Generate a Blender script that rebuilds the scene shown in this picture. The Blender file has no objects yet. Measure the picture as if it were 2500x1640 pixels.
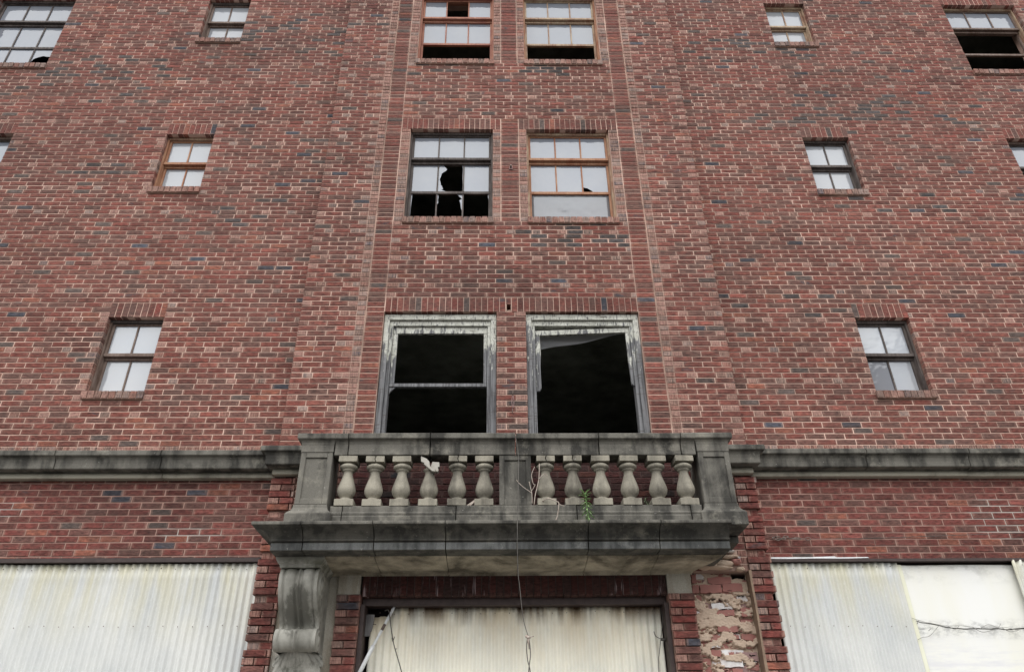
import bpy, bmesh, math, random
import numpy as np
from mathutils import Matrix, Vector
from math import radians as R

C = bpy.context.scene.collection
scn = bpy.context.scene
rng = np.random.default_rng(11)
random.seed(5)

# ------------------------------------------------------------------ camera
f_px, elev, roll, yaw = 1858.3, 0.550997, -0.010514, 0.020804
F = Vector((math.sin(yaw)*math.cos(elev), math.cos(yaw)*math.cos(elev), math.sin(elev)))
Rt = Vector((math.cos(yaw), -math.sin(yaw), 0)); U = Rt.cross(F)
R2 = Rt*math.cos(roll) + U*math.sin(roll); U2 = -Rt*math.sin(roll) + U*math.cos(roll)
cd = bpy.data.cameras.new('camera'); cam = bpy.data.objects.new('camera', cd); C.objects.link(cam)
cam.matrix_world = Matrix(((R2.x, U2.x, -F.x, 0), (R2.y, U2.y, -F.y, -7.41663), (R2.z, U2.z, -F.z, 1.65), (0, 0, 0, 1)))
cd.sensor_fit = 'HORIZONTAL'; cd.sensor_width = 36; cd.lens = f_px*36/2500
cd.clip_start = .05; cd.clip_end = 3000
scn.camera = cam

# ------------------------------------------------------------------ light: overcast
SUN_EL, SUN_AZ = R(63), R(190)          # azimuth clockwise from +Y: behind the camera
w = bpy.data.worlds.new('World'); scn.world = w; w.use_nodes = True
nt = w.node_tree; bg = nt.nodes['Background']
sky = nt.nodes.new('ShaderNodeTexSky'); sky.sky_type = 'NISHITA'; sky.sun_disc = False
sky.sun_elevation = SUN_EL; sky.sun_rotation = SUN_AZ; sky.air_density = 1.4; sky.dust_density = 2.5
hs = nt.nodes.new('ShaderNodeHueSaturation'); hs.inputs['Saturation'].default_value = .06
nt.links.new(sky.outputs[0], hs.inputs['Color']); 
cl = nt.nodes.new('ShaderNodeMix'); cl.data_type = 'RGBA'; cl.blend_type = 'DARKEN'; cl.inputs[0].default_value = 1   # cloud cover evens out the glow round the sun
cl.inputs[7].default_value = (5.2, 5.25, 5.4, 1)
nt.links.new(hs.outputs[0], cl.inputs[6]); nt.links.new(cl.outputs[2], bg.inputs[0])
bg.inputs[1].default_value = .15
sl = bpy.data.lights.new('sun', 'SUN'); sl.energy = 1.75; sl.angle = R(90); sl.color = (1, .985, .965)
so = bpy.data.objects.new('sun', sl); C.objects.link(so)
sd = Vector((math.sin(SUN_AZ)*math.cos(SUN_EL), math.cos(SUN_AZ)*math.cos(SUN_EL), math.sin(SUN_EL)))
so.rotation_euler = sd.to_track_quat('Z', 'Y').to_euler()
scn.view_settings.view_transform = 'Standard'; scn.view_settings.look = 'None'
scn.view_settings.gamma = 1; scn.view_settings.exposure = 0.98
scn.cycles.max_bounces = 6

# ------------------------------------------------------------------ material helper
class NB:
    def __init__(s, name):
        m = bpy.data.materials.new(name); m.use_nodes = True; s.m = m; s.t = m.node_tree
        s.p = s.t.nodes['Principled BSDF']; s.out = s.t.nodes['Material Output']
    def n(s, kind, **kw):
        nd = s.t.nodes.new('ShaderNode'+kind)
        for k, v in kw.items():
            if k.startswith('i_'):
                key = k[2:]; key = int(key) if key.isdigit() else key.replace('_', ' ')
                s.set(nd.inputs[key], v)
            else: setattr(nd, k, v)
        return nd
    def set(s, sock, v):
        if isinstance(v, bpy.types.NodeSocket): s.t.links.new(v, sock)
        elif isinstance(v, (tuple, list)) and len(v) == 3 and sock.type == 'RGBA': sock.default_value = (*v, 1)
        else: sock.default_value = v
    def pos(s):
        if not hasattr(s, '_p'): s._p = s.n('NewGeometry').outputs['Position']
        return s._p
    def scaled(s, sc, loc=(0, 0, 0)):
        return s.n('Mapping', i_Vector=s.pos(), i_Scale=sc, i_Location=loc).outputs[0]
    def noise(s, scale, sc=(1, 1, 1), detail=4, rough=.55, loc=(0, 0, 0), dist=0):
        return s.n('TexNoise', i_Vector=s.scaled(sc, loc), i_Scale=scale, i_Detail=detail, i_Roughness=rough, i_Distortion=dist).outputs[0]
    def ramp(s, v, a, b, lo=0., hi=1.):
        return s.n('MapRange', i_0=v, i_1=a, i_2=b, i_3=lo, i_4=hi).outputs[0]
    def mix(s, fac, a, b, blend='MIX'):
        nd = s.n('Mix', data_type='RGBA', blend_type=blend)
        s.set(nd.inputs[0], fac); s.set(nd.inputs[6], a); s.set(nd.inputs[7], b); return nd.outputs[2]
    def math(s, op, a, b=0.):
        nd = s.n('Math', operation=op); s.set(nd.inputs[0], a); s.set(nd.inputs[1], b); return nd.outputs[0]
    def z(s): return s.n('SeparateXYZ', i_0=s.pos()).outputs[2]
    def bump(s, h, strength=.5, dist=.004):
        s.t.links.new(s.n('Bump', i_Height=h, i_Strength=strength, i_Distance=dist).outputs[0], s.p.inputs['Normal'])
    def done(s, col=None, rough=.8, spec=.3, metal=0.):
        if col is not None: s.set(s.p.inputs['Base Color'], col)
        s.set(s.p.inputs['Roughness'], rough); s.set(s.p.inputs['Specular IOR Level'], spec); s.set(s.p.inputs['Metallic'], metal)
        return s.m

def mat_brick(name, dim=1.):
    b = NB(name)
    a = b.n('Attribute', attribute_name='brick_col'); col = a.outputs['Color']; hdr = a.outputs['Alpha']
    lo = b.n('SeparateXYZ', i_0=b.n('Attribute', attribute_name='brick_local').outputs['Vector'])
    end = b.math('MINIMUM', lo.outputs[0], b.math('SUBTRACT', lo.outputs[1], lo.outputs[0]))
    olive = b.noise(1, sc=(7, 5, 16), detail=5, rough=.65, loc=(2, 0, 7))
    col = b.mix(b.ramp(olive, .44, .66, 0, .50), col, (.100, .062, .050))
    burnt = b.noise(1, sc=(3.1, 3, 7.), detail=4, rough=.6, loc=(13, 0, 3))
    col = b.mix(b.ramp(burnt, .66, .72, 0, .75), col, (.055, .055, .062))
    blot = b.noise(1, sc=(17, 17, 48), detail=6, rough=.72)
    col = b.mix(1., col, b.n('CombineColor', i_0=b.ramp(blot, .30, .70, .25, 1.70), i_1=b.ramp(blot, .30, .70, .20, 1.78), i_2=b.ramp(blot, .30, .70, .20, 1.78)).outputs[0], 'MULTIPLY')
    st = b.noise(1, sc=(150, 60, 9), detail=2)            # combed vertical striations on headers and worn ends
    e = b.ramp(b.math('ADD', end, b.math('MULTIPLY', b.noise(30, detail=3), .05)), .030, .052, 1, 0)
    e = b.math('MULTIPLY', e, b.ramp(b.noise(5, detail=2, loc=(3, 1, 8)), .40, .6, .1, .75))
    zone = b.math('MAXIMUM', e, b.math('MULTIPLY', hdr, .8))
    col = b.mix(b.math('MULTIPLY', b.ramp(st, .42, .62, .25, 1.), b.math('MULTIPLY', zone, .9)), col, b.mix(.75, col, (.48, .30, .235)))
    col = b.mix(b.math('MULTIPLY', b.ramp(st, .50, .36), b.math('MULTIPLY', zone, .55)), col, b.mix(1., col, (.35, .32, .32), 'MULTIPLY'))
    wash = b.noise(.55, detail=5, rough=.6)
    col = b.mix(b.ramp(wash, .45, .72, 0, .22), col, (.095, .066, .058))
    fine = b.noise(160, detail=3)
    col = b.mix(b.ramp(fine, .58, .8, 0, .6), col, (.04, .028, .026))
    if dim < .32:      # lime runs on the blackened lintel
        col = b.mix(b.math('MULTIPLY', b.ramp(b.noise(1, sc=(38, 20, 3.2), detail=4, loc=(2, 5, 1)), .60, .68), b.ramp(b.noise(2.2, detail=2), .45, .6)), col, (.9, .75, .72))
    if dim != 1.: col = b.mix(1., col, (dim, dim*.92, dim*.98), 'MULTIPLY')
    h = b.math('ADD', b.math('MULTIPLY', b.noise(1, sc=(45, 60, 110), detail=4, rough=.7), 1.3), b.math('MULTIPLY', b.math('MULTIPLY', st, zone), 1.))
    b.bump(h, .9, .008)
    return b.done(col, .82, .25)

def mat_mortar(name, ca=(.68, .48, .39), cb=(.38, .255, .205), white=True):
    b = NB(name)
    col = b.mix(b.ramp(b.noise(1, sc=(2.2, 2, 3.5), detail=7, rough=.65), .36, .62), ca, cb)
    col = b.mix(b.ramp(b.noise(.6, detail=4, loc=(4, 1, 2)), .46, .68, 0, .65), col, (.25, .18, .148))
    if white:
        # patches of white repointing where the photo has them
        for (x, z, rx, rz) in ((-5.35, 3.78, .55, .1), (-3.05, 3.93, .42, .09), (5.05, 4.05, .42, .28), (-4.9, 4.18, .3, .1)):
            d = b.n('VectorMath', operation='LENGTH', i_0=b.n('Mapping', i_Vector=b.pos(), i_Location=(-x/rx, 0, -z/rz), i_Scale=(1/rx, 0, 1/rz)).outputs[0]).outputs['Value']
            d = b.math('ADD', d, b.math('MULTIPLY', b.noise(5), .9))
            col = b.mix(b.ramp(d, 1.35, 1.05), col, (.42, .37, .33))
    b.bump(b.noise(90, detail=4), .6, .004)
    return b.done(col, .95, .15)

def mat_stone(name, base, dark, lo=.44, hi=.57, pale=None, streak=.5, rough=.85):
    b = NB(name)
    n1 = b.noise(2.3, detail=8, rough=.62, dist=.4); n2 = b.noise(1, sc=(9, 9, 1.6), detail=5, loc=(3, 3, 0))
    v = b.math('ADD', b.math('MULTIPLY', n1, 1-streak), b.math('MULTIPLY', n2, streak))
    col = b.mix(b.ramp(v, lo, hi), base, dark)
    if pale is not None:
        col = b.mix(b.ramp(b.noise(3.7, detail=7, rough=.7, loc=(7, 2, 5)), .56, .70, 0, .8), col, pale)
    gr = b.noise(140, detail=3)
    col = b.mix(1., col, b.n('CombineColor', i_0=b.ramp(gr, .3, .7, .84, 1.16), i_1=b.ramp(gr, .3, .7, .84, 1.16), i_2=b.ramp(gr, .3, .7, .84, 1.16)).outputs[0], 'MULTIPLY')
    col = b.mix(b.ramp(b.noise(38, detail=2, loc=(1, 9, 4)), .70, .76, 0, .5), col, (.38, .37, .33))
    h = b.math('ADD', b.noise(60, detail=6, rough=.7), b.math('MULTIPLY', b.noise(7, detail=4), 1.6))
    b.bump(h, .55, .006)
    return b.done(col, rough, .25)

def mat_wood(name, a, c, k=.5, rough=.7, spec=.3):
    b = NB(name)
    g = b.noise(1, sc=(45, 45, 5), detail=5); g2 = b.noise(5, detail=5, loc=(2, 0, 1))
    col = b.mix(b.ramp(b.math('ADD', b.math('MULTIPLY', g, .5), b.math('MULTIPLY', g2, .5)), .40, .60), a, c)
    b.bump(g, .4, .002)
    return b.done(col, rough, spec)

def mat_peel(name):
    b = NB(name)
    wood = b.mix(b.ramp(b.noise(1, sc=(60, 60, 3), detail=5), .35, .65), (.065, .065, .068), (.20, .20, .205))
    paint = b.mix(b.ramp(b.noise(9, detail=5), .35, .7), (.56, .56, .50), (.38, .38, .33))
    n = b.math('ADD', b.math('MULTIPLY', b.noise(1, sc=(26, 26, 5), detail=7, rough=.68), .62), b.math('MULTIPLY', b.noise(2.2, detail=4), .38))
    thr = b.ramp(b.z(), 5.3, 6.42, .68, .40)          # paint survives near the sheltered head
    fac = b.ramp(b.math('SUBTRACT', n, thr), -.015, .02)
    fac = b.math('MULTIPLY', fac, b.ramp(b.noise(1, sc=(70, 70, 16), detail=5, loc=(8, 2, 1)), .36, .44))
    col = b.mix(fac, wood, paint)
    crack = b.ramp(b.noise(1, sc=(8, 8, 75), detail=4, loc=(5, 1, 1)), .60, .66)
    col = b.mix(b.math('MULTIPLY', crack, .75), col, (.06, .045, .035))
    b.bump(b.math('ADD', fac, b.noise(50)), .5, .003)
    return b.done(col, .75, .25)

def mat_glass(name, tint, film, gloss=.5, rough=.03, dirt=(.40, .415, .44)):
    b = NB(name)
    d = b.n('BsdfDiffuse', i_Roughness=1.)
    n = b.noise(2.2, detail=5, rough=.6)
    b.set(d.inputs['Color'], b.mix(b.ramp(n, .35, .75, 0, .6), film, dirt))
    g = b.n('BsdfGlossy', i_Color=tint, i_Roughness=rough)
    bp = b.n('Bump', i_Height=b.noise(7, detail=2), i_Strength=.15, i_Distance=.02)
    b.t.links.new(bp.outputs[0], g.inputs['Normal'])
    mx = b.n('MixShader', i_0=gloss); b.t.links.new(d.outputs[0], mx.inputs[1]); b.t.links.new(g.outputs[0], mx.inputs[2])
    b.t.links.new(mx.outputs[0], b.out.inputs[0]); return b.m

def mat_fibre(name, base, stain, grey, ztop, stain_len, rust=None):
    b = NB(name)
    col = b.mix(b.ramp(b.noise(1.6, sc=(1, 1, .7), detail=6), .38, .62), base, grey)
    down = b.ramp(b.z(), ztop, ztop-stain_len, 1, 0)
    s = b.math('MULTIPLY', down, b.ramp(b.noise(1, sc=(5, 5, 1.2), detail=5, loc=(3, 0, 0)), .38, .6))
    col = b.mix(b.math('MULTIPLY', s, .8), col, stain)
    if rust:
        d2 = b.ramp(b.z(), ztop+.02, ztop-.20, 1.25, 0)
        s2 = b.math('MULTIPLY', d2, b.ramp(b.noise(1, sc=(7, 7, .6), detail=4, loc=(9, 0, 0)), .40, .56))
        col = b.mix(s2, col, rust)
    fib = b.noise(1, sc=(75, 75, 30), detail=5, rough=.7, dist=2.)
    col = b.mix(b.ramp(fib, .55, .72, 0, .40), col, (.80, .81, .80))
    col = b.mix(b.ramp(fib, .42, .28, 0, .30), col, (.34, .355, .345))
    sp = b.noise(1, sc=(60, 60, 26), detail=6, rough=.8, loc=(4, 4, 9))
    col = b.mix(b.ramp(sp, .60, .72, 0, .30), col, (.30, .31, .29))
    b.bump(fib, .5, .004)
    return b.done(col, .42, .45)

def mat_scroll():
    # pale stone with one black stain of its own down the waist of the bracket and grime in the mouldings
    b = NB('scroll_stone')
    col = b.mix(b.ramp(b.noise(4, detail=7, rough=.6), .40, .64), (.33, .322, .285), (.19, .185, .16))
    n = b.math('MULTIPLY', b.math('SUBTRACT', b.noise(1, sc=(9, 6, 5), detail=6, rough=.65, loc=(2, 2, 2)), .5), .95)
    d = b.n('VectorMath', operation='LENGTH', i_0=b.n('Mapping', i_Vector=b.pos(), i_Location=(1.735/.15, 0, -3.08/.19), i_Scale=(1/.15, 0, 1/.19)).outputs[0]).outputs['Value']
    col = b.mix(b.ramp(b.math('ADD', d, b.math('MULTIPLY', n, 3.)), 1.05, .70, 0, .75), col, (.075, .073, .060))
    d2 = b.math('ABSOLUTE', b.math('SUBTRACT', b.z(), 3.47))
    col = b.mix(b.math('MULTIPLY', b.ramp(d2, .09, .02), b.ramp(b.noise(9, detail=5, loc=(4, 4, 1)), .42, .60, 0, .85)), col, (.075, .075, .05))
    low = b.ramp(b.z(), 2.80, 2.70, 0, 1)
    col = b.mix(b.math('MULTIPLY', low, b.ramp(b.noise(11, detail=6, rough=.7, loc=(1, 1, 6)), .46, .58, 0, .7)), col, (.10, .10, .08))
    b.bump(b.noise(55, detail=6, rough=.7), .4, .004)
    return b.done(col, .8, .3)

def mat_panel(name, base, stain, grey, ztop, sl):
    b = NB(name)
    col = b.mix(b.ramp(b.noise(1, sc=(2.6, 1, .8), detail=6), .38, .68), base, stain)
    low = b.ramp(b.z(), 3.0, 2.75, 0, 1)
    col = b.mix(b.math('MULTIPLY', low, b.ramp(b.noise(1, sc=(1.6, 3, 11), detail=7, rough=.72, loc=(5, 1, 1)), .46, .62, 0, .6)), col, (.55, .55, .58))
    d = b.math('ABSOLUTE', b.math('SUBTRACT', b.z(), b.math('ADD', 2.96, b.math('MULTIPLY', b.noise(2.5, detail=4), .09))))
    col = b.mix(b.math('MULTIPLY', b.ramp(d, .10, .0), b.ramp(b.noise(1, sc=(9, 9, 16), detail=7, rough=.75), .46, .62, 0, .8)), col, (.22, .22, .21))
    top = b.ramp(b.z(), ztop-.22, ztop, 0, 1)
    col = b.mix(b.math('MULTIPLY', top, b.ramp(b.noise(1, sc=(4, 4, 7), detail=7, rough=.7, loc=(1, 6, 2)), .47, .60, 0, .75)), col, (.30, .30, .27))
    b.bump(b.noise(30, detail=4), .2, .002)
    return b.done(col, .45, .45)

def mat_flat(name, base, var, rough=.7, spec=.3, sc=8, metal=0., bump=.3):
    b = NB(name)
    col = b.mix(b.ramp(b.noise(sc, detail=6, rough=.65), .36, .66), base, var)
    b.bump(b.noise(sc*9, detail=4), bump, .003)
    return b.done(col, rough, spec, metal)

M = {}
M['mortar_low'] = mat_mortar('lower_mortar', (.44, .275, .225), (.25, .145, .118)); M['brick'] = mat_brick('red_brick'); M['mortar'] = mat_mortar('mortar')
M['brick_soot'] = mat_brick('sooty_brick', .30); M['brick_wet_shade'] = mat_brick('wet_shaded_brick', .36)  # second copy darkened for wet dirt and for shade behind the balusters
M['mortar_wet_shade'] = mat_flat('wet_shaded_mortar', (.105, .062, .055), (.055, .035, .033), .9, .2)  # joints of that strip, the same shade and wet put into the colour
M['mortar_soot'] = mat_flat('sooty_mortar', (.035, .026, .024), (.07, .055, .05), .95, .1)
M['stone'] = mat_stone('weathered_stone', (.138, .130, .111), (.040, .038, .033), pale=(.23, .215, .178))
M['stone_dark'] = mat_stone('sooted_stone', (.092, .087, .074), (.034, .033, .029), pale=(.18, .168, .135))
M['stone_blue'] = mat_stone('slaty_stone', (.135, .138, .134), (.052, .054, .052), pale=(.25, .25, .235))
M['stone_light'] = mat_stone('clean_stone', (.295, .272, .218), (.105, .096, .078), .44, .62, streak=.5)
M['stone_buff'] = mat_stone('buff_stone', (.38, .335, .255), (.085, .072, .052), .40, .60, streak=.15)
M['stone_band'] = mat_stone('sheltered_stone', (.31, .29, .235), (.12, .11, .09), .50, .66, streak=.2)
M['stone_panel'] = mat_stone('grey_buff_stone', (.36, .34, .29), (.27, .24, .19), streak=.6)
M['stone_mix'] = mat_stone('streaked_stone', (.37, .36, .315), (.075, .074, .062), .50, .66, streak=.25)
M['stone_scroll'] = mat_scroll()
M['stone_break'] = mat_flat('fresh_break', (.42, .40, .355), (.33, .31, .27), .9, .2, 14)
M['wood_dark'] = mat_wood('dark_weathered_wood', (.045, .034, .03), (.12, .10, .09))
M['wood_orange'] = mat_wood('bare_orange_wood', (.26, .105, .055), (.38, .215, .13))
M['wood_tan'] = mat_wood('flaked_tan_wood', (.42, .33, .225), (.24, .13, .085))
M['wood_red'] = mat_wood('red_brown_wood', (.26, .10, .07), (.36, .17, .11))
M['wood_brown'] = mat_wood('brown_wood', (.10, .062, .045), (.20, .15, .125))
M['wood_grey'] = mat_wood('grey_board', (.10, .095, .095), (.20, .195, .19))
M['peel'] = mat_peel('peeling_paint')
M['glass'] = mat_glass('sky_glass', (.97, .985, 1.), (.30, .33, .385), .09)  # pale bluish diffuse stands in for most of the reflected sky
M['glass_white'] = mat_glass('clouded_glass', (.97, .985, 1.), (.44, .47, .51), .09, .10, (.50, .51, .51))
M['glass_grey'] = mat_glass('dull_glass', (.9, .92, .95), (.19, .20, .225), .07, .05, (.26, .26, .27))
M['film'] = mat_glass('creased_film', (.9, .92, .94), (.25, .265, .285), .08, .16, (.30, .30, .31))
M['fibre'] = mat_fibre('white_fibreglass', (.60, .605, .575), (.54, .505, .34), (.49, .505, .495), 3.66, .8)
M['fibre_door'] = mat_fibre('cream_fibreglass', (.88, .85, .715), (.70, .58, .38), (.68, .68, .60), 3.26, .6, rust=(.10, .055, .022))
M['flat_white'] = mat_panel('white_flat_panel', (.70, .70, .67), (.68, .67, .59), (.62, .63, .61), 3.62, 1.5)
M['edge_cream'] = mat_flat('yellowed_strip', (.68, .68, .54), (.62, .61, .47), .5, .4, 5)
M['rust_brown'] = mat_flat('brown_steel', (.030, .018, .016), (.055, .036, .032), .6, .4, 14)
M['iron'] = mat_flat('rusty_iron', (.10, .07, .055), (.22, .18, .16), .6, .5, 40, .5)
M['wire'] = mat_flat('old_wire', (.075, .068, .06), (.11, .10, .088), .6, .4, 40, .2)
M['steel_white'] = mat_flat('white_enamel', (.78, .80, .80), (.55, .56, .56), .35, .5, 10)
M['leaf'] = mat_flat('fresh_leaf', (.14, .25, .08), (.24, .37, .15), .55, .4, 30)
M['leaf_dull'] = mat_flat('dull_leaf', (.10, .12, .07), (.07, .09, .05), .7, .3, 30)
M['stem_dry'] = mat_flat('dry_stem', (.42, .37, .32), (.28, .22, .18), .8, .2, 60)
M['vine'] = mat_flat('dead_vine', (.17, .165, .15), (.30, .29, .265), .9, .2, 50)
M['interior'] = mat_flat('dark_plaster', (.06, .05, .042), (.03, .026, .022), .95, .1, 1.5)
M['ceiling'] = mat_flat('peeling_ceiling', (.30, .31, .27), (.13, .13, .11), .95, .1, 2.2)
M['cloth'] = mat_flat('grey_white_cloth', (.80, .82, .84), (.70, .71, .73), .9, .2, 3)
M['asphalt'] = mat_flat('asphalt', (.05, .05, .05), (.065, .063, .06), .9, .2, 12)
M['concrete'] = mat_flat('concrete', (.28, .27, .25), (.2, .19, .18), .9, .2, 3)
M['rough_mortar'] = mat_flat('rough_lime_mortar', (.50, .395, .305), (.42, .315, .24), .95, .15, 9, bump=.4)
M['edge_mortar'] = mat_flat('browned_mortar', (.30, .22, .155), (.17, .12, .09), .95, .15, 7)
M['brick_plain'] = mat_flat('old_pink_brick', (.33, .145, .125), (.26, .13, .11), .9, .2, 9)
M['brick_white'] = mat_flat('whitewashed_brick', (.72, .71, .70), (.50, .44, .42), .9, .2, 14)
M['brick_mauve'] = mat_flat('dusty_mauve_brick', (.32, .20, .19), (.22, .15, .14), .9, .2, 20)
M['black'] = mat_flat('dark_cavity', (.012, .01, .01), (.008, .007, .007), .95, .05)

# ------------------------------------------------------------------ mesh builder
class MB:
    def __init__(s): s.v = []; s.f = []; s.mi = []; s.c = []; s.smooth = []; s.loc = {}
    def add(s, vs, fs, mi=0, col=(1, 1, 1, 0), smooth=False):
        o = len(s.v); s.v.extend(vs)
        for q in fs:
            s.f.append([i+o for i in q]); s.mi.append(mi); s.c.append(col); s.smooth.append(smooth)
    def box(s, x0, x1, y0, y1, z0, z1, mi=0, col=(1, 1, 1, 0), tilt=None):
        vs = [(x, y, z) for z in (z0, z1) for x, y in ((x0, y0), (x1, y0), (x1, y1), (x0, y1))]
        s.add(vs, [(3, 2, 1, 0), (4, 5, 6, 7), (0, 1, 5, 4), (1, 2, 6, 5), (2, 3, 7, 6), (3, 0, 4, 7)], mi, col)
    def brick(s, x0, x1, y0, y1, z0, z1, col, mi=0, c=.0030, dz=0., upright=False):
        # arrises worn back on the front face; dz tips the front
        j = lambda a: float(rng.uniform(-a, a))
        fr = [(x0+c+j(.0012), y0, z0+c+j(.001)+dz), (x1-c+j(.0012), y0, z0+c+j(.001)+dz), (x1-c+j(.0012), y0, z1-c+j(.001)+dz), (x0+c+j(.0012), y0, z1-c+j(.001)+dz)]
        md = [(x0, y0+c, z0+dz*.9), (x1, y0+c, z0+dz*.9), (x1, y0+c, z1+dz*.9), (x0, y0+c, z1+dz*.9)]
        bk = [(x0, y1, z0), (x1, y1, z0), (x1, y1, z1), (x0, y1, z1)]
        fs = [(0, 1, 2, 3)]
        for i in range(4):
            k = (i+1) % 4; fs.append((4+i, 4+k, k, i)); fs.append((8+i, 8+k, 4+k, 4+i))
        o = len(s.v); L = x1-x0 if not upright else z1-z0
        for n_, v in enumerate(fr+md+bk): s.loc[o+n_] = (v[0]-x0 if not upright else v[2]-z0, L, 0)
        s.add(fr+md+bk, fs, mi, col)
    def prism(s, poly, y0, y1, mi=0, col=(1, 1, 1, 0)):
        """outline in (x, z), counter-clockwise seen from the front, given thickness in y"""
        a = sum(poly[i][0]*poly[(i+1) % len(poly)][1]-poly[(i+1) % len(poly)][0]*poly[i][1] for i in range(len(poly)))
        if a < 0: poly = poly[::-1]
        n = len(poly)
        vs = [(x, y0, z) for x, z in poly]+[(x, y1, z) for x, z in poly]
        fs = [tuple(range(n)), tuple(range(2*n-1, n-1, -1))]
        for i in range(n):
            k = (i+1) % n; fs.append((n+i, n+k, k, i))
        s.add(vs, fs, mi, col)
    def sweep(s, prof, path, closed=False, mi=0, col=(1, 1, 1, 0)):
        """closed profile of (out, z) swept along a plan path with mitres; out is to the right of travel"""
        n = len(path); rings = []
        for i, p in enumerate(path):
            def nrm(a, b):
                d = Vector((b[0]-a[0], b[1]-a[1])); d.normalize(); return Vector((d.y, -d.x))
            ns = []
            if closed or i > 0: ns.append(nrm(path[i-1], p))
            if closed or i < n-1: ns.append(nrm(p, path[(i+1) % n]))
            m = ns[0] if len(ns) == 1 else (ns[0]+ns[1])/(1+ns[0].dot(ns[1]))
            rings.append([(p[0]+m.x*o, p[1]+m.y*o, z) for o, z in prof])
        k = len(prof); vs = [v for r in rings for v in r]; fs = []
        for i in range(n if closed else n-1):
            a, b = i*k, ((i+1) % n)*k
            for j in range(k):
                jj = (j+1) % k; fs.append((a+j, b+j, b+jj, a+jj))
        if not closed: fs += [tuple(range(k-1, -1, -1)), tuple((n-1)*k+j for j in range(k))]
        s.add(vs, fs, mi, col)
    def lathe(s, cx, cy, prof, seg=28, mi=0):
        vs = []; k = len(prof)
        for i in range(seg):
            a = 2*math.pi*i/seg; vs += [(cx+r*math.cos(a), cy+r*math.sin(a), z) for r, z in prof]
        fs = [(i*k+j, ((i+1) % seg)*k+j, ((i+1) % seg)*k+j+1, i*k+j+1) for i in range(seg) for j in range(k-1)]
        s.add(vs, fs, mi, smooth=True)
        s.add([(cx+prof[0][0]*math.cos(2*math.pi*i/seg), cy+prof[0][0]*math.sin(2*math.pi*i/seg), prof[0][1]) for i in range(seg)], [tuple(range(seg-1, -1, -1))], mi)
        s.add([(cx+prof[-1][0]*math.cos(2*math.pi*i/seg), cy+prof[-1][0]*math.sin(2*math.pi*i/seg), prof[-1][1]) for i in range(seg)], [tuple(range(seg))], mi)
    def tube(s, pts, r, seg=6, mi=0, r1=None):
        pts = [Vector(p) for p in pts]; n = len(pts); vs = []; up = None
        for i, p in enumerate(pts):
            d = (pts[min(i+1, n-1)]-pts[max(i-1, 0)]).normalized()
            if up is None: up = d.orthogonal().normalized()
            up = (up-d*up.dot(d)).normalized(); sd_ = d.cross(up)
            rr = r if r1 is None else r+(r1-r)*i/(n-1)
            vs += [tuple(p+(up*math.cos(2*math.pi*k/seg)+sd_*math.sin(2*math.pi*k/seg))*rr) for k in range(seg)]
        fs = [(i*seg+k, i*seg+(k+1) % seg, (i+1)*seg+(k+1) % seg, (i+1)*seg+k) for i in range(n-1) for k in range(seg)]
        fs += [tuple(range(seg-1, -1, -1)), tuple((n-1)*seg+k for k in range(seg))]
        s.add(vs, fs, mi, smooth=True)
    def solid(s, x0, x1, z0, z1, y0, y1, holes, mi=1):
        """a wall slab with rectangular holes, closed all round"""
        xs = sorted({x0, x1, *[min(max(h[i], x0), x1) for h in holes for i in (0, 1)]})
        zs = sorted({z0, z1, *[min(max(h[i], z0), z1) for h in holes for i in (2, 3)]})
        def full(i, j):
            if not (0 <= i < len(xs)-1 and 0 <= j < len(zs)-1): return False
            cx, cz = (xs[i]+xs[i+1])/2, (zs[j]+zs[j+1])/2
            return not any(h[0] < cx < h[1] and h[2] < cz < h[3] for h in holes)
        for i in range(len(xs)-1):
            for j in range(len(zs)-1):
                if not full(i, j): continue
                a, b, c, d = xs[i], xs[i+1], zs[j], zs[j+1]
                vs = [(a, y0, c), (b, y0, c), (b, y0, d), (a, y0, d), (a, y1, c), (b, y1, c), (b, y1, d), (a, y1, d)]
                fs = [(0, 1, 2, 3), (7, 6, 5, 4)]
                if not full(i-1, j): fs.append((4, 0, 3, 7))
                if not full(i+1, j): fs.append((1, 5, 6, 2))
                if not full(i, j-1): fs.append((4, 5, 1, 0))
                if not full(i, j+1): fs.append((3, 2, 6, 7))
                s.add(vs, fs, mi)
    def build(s, name, mats, parent=None, colour=False, smooth_all=False):
        me = bpy.data.meshes.new(name); me.from_pydata(s.v, [], s.f)
        for m in (mats if isinstance(mats, (list, tuple)) else [mats]): me.materials.append(M[m])
        me.polygons.foreach_set('material_index', s.mi)
        me.polygons.foreach_set('use_smooth', [True]*len(s.f) if smooth_all else s.smooth)
        if colour:
            ln = np.array([len(q) for q in s.f]); arr = np.repeat(np.array(s.c, dtype=np.float32), ln, axis=0)
            at = me.color_attributes.new('brick_col', 'FLOAT_COLOR', 'CORNER'); at.data.foreach_set('color', arr.ravel())
            la = me.attributes.new('brick_local', 'FLOAT_VECTOR', 'POINT'); la.data.foreach_set('vector', np.array([s.loc.get(i, (.5, 1, 0)) for i in range(len(s.v))], dtype=np.float32).ravel())
        me.update()
        o = bpy.data.objects.new(name, me); C.objects.link(o); o.parent = parent
        return o

def tag(o, label=None, cat=None, group=None, kind=None):
    for k, v in (('label', label), ('category', cat), ('group', group), ('kind', kind)):
        if v: o[k] = v
    return o
def thing(name, label, cat, loc=(0, 0, 0), group=None):
    o = bpy.data.objects.new(name, None); C.objects.link(o); o.location = loc; o.empty_display_size = .2
    return tag(o, label, cat, group)
def bevel(o, wd=.006, seg=2, ang=35):
    md = o.modifiers.new('worn_edges', 'BEVEL'); md.width = wd; md.segments = seg; md.limit_method = 'ANGLE'; md.angle_limit = R(ang); return o

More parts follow.
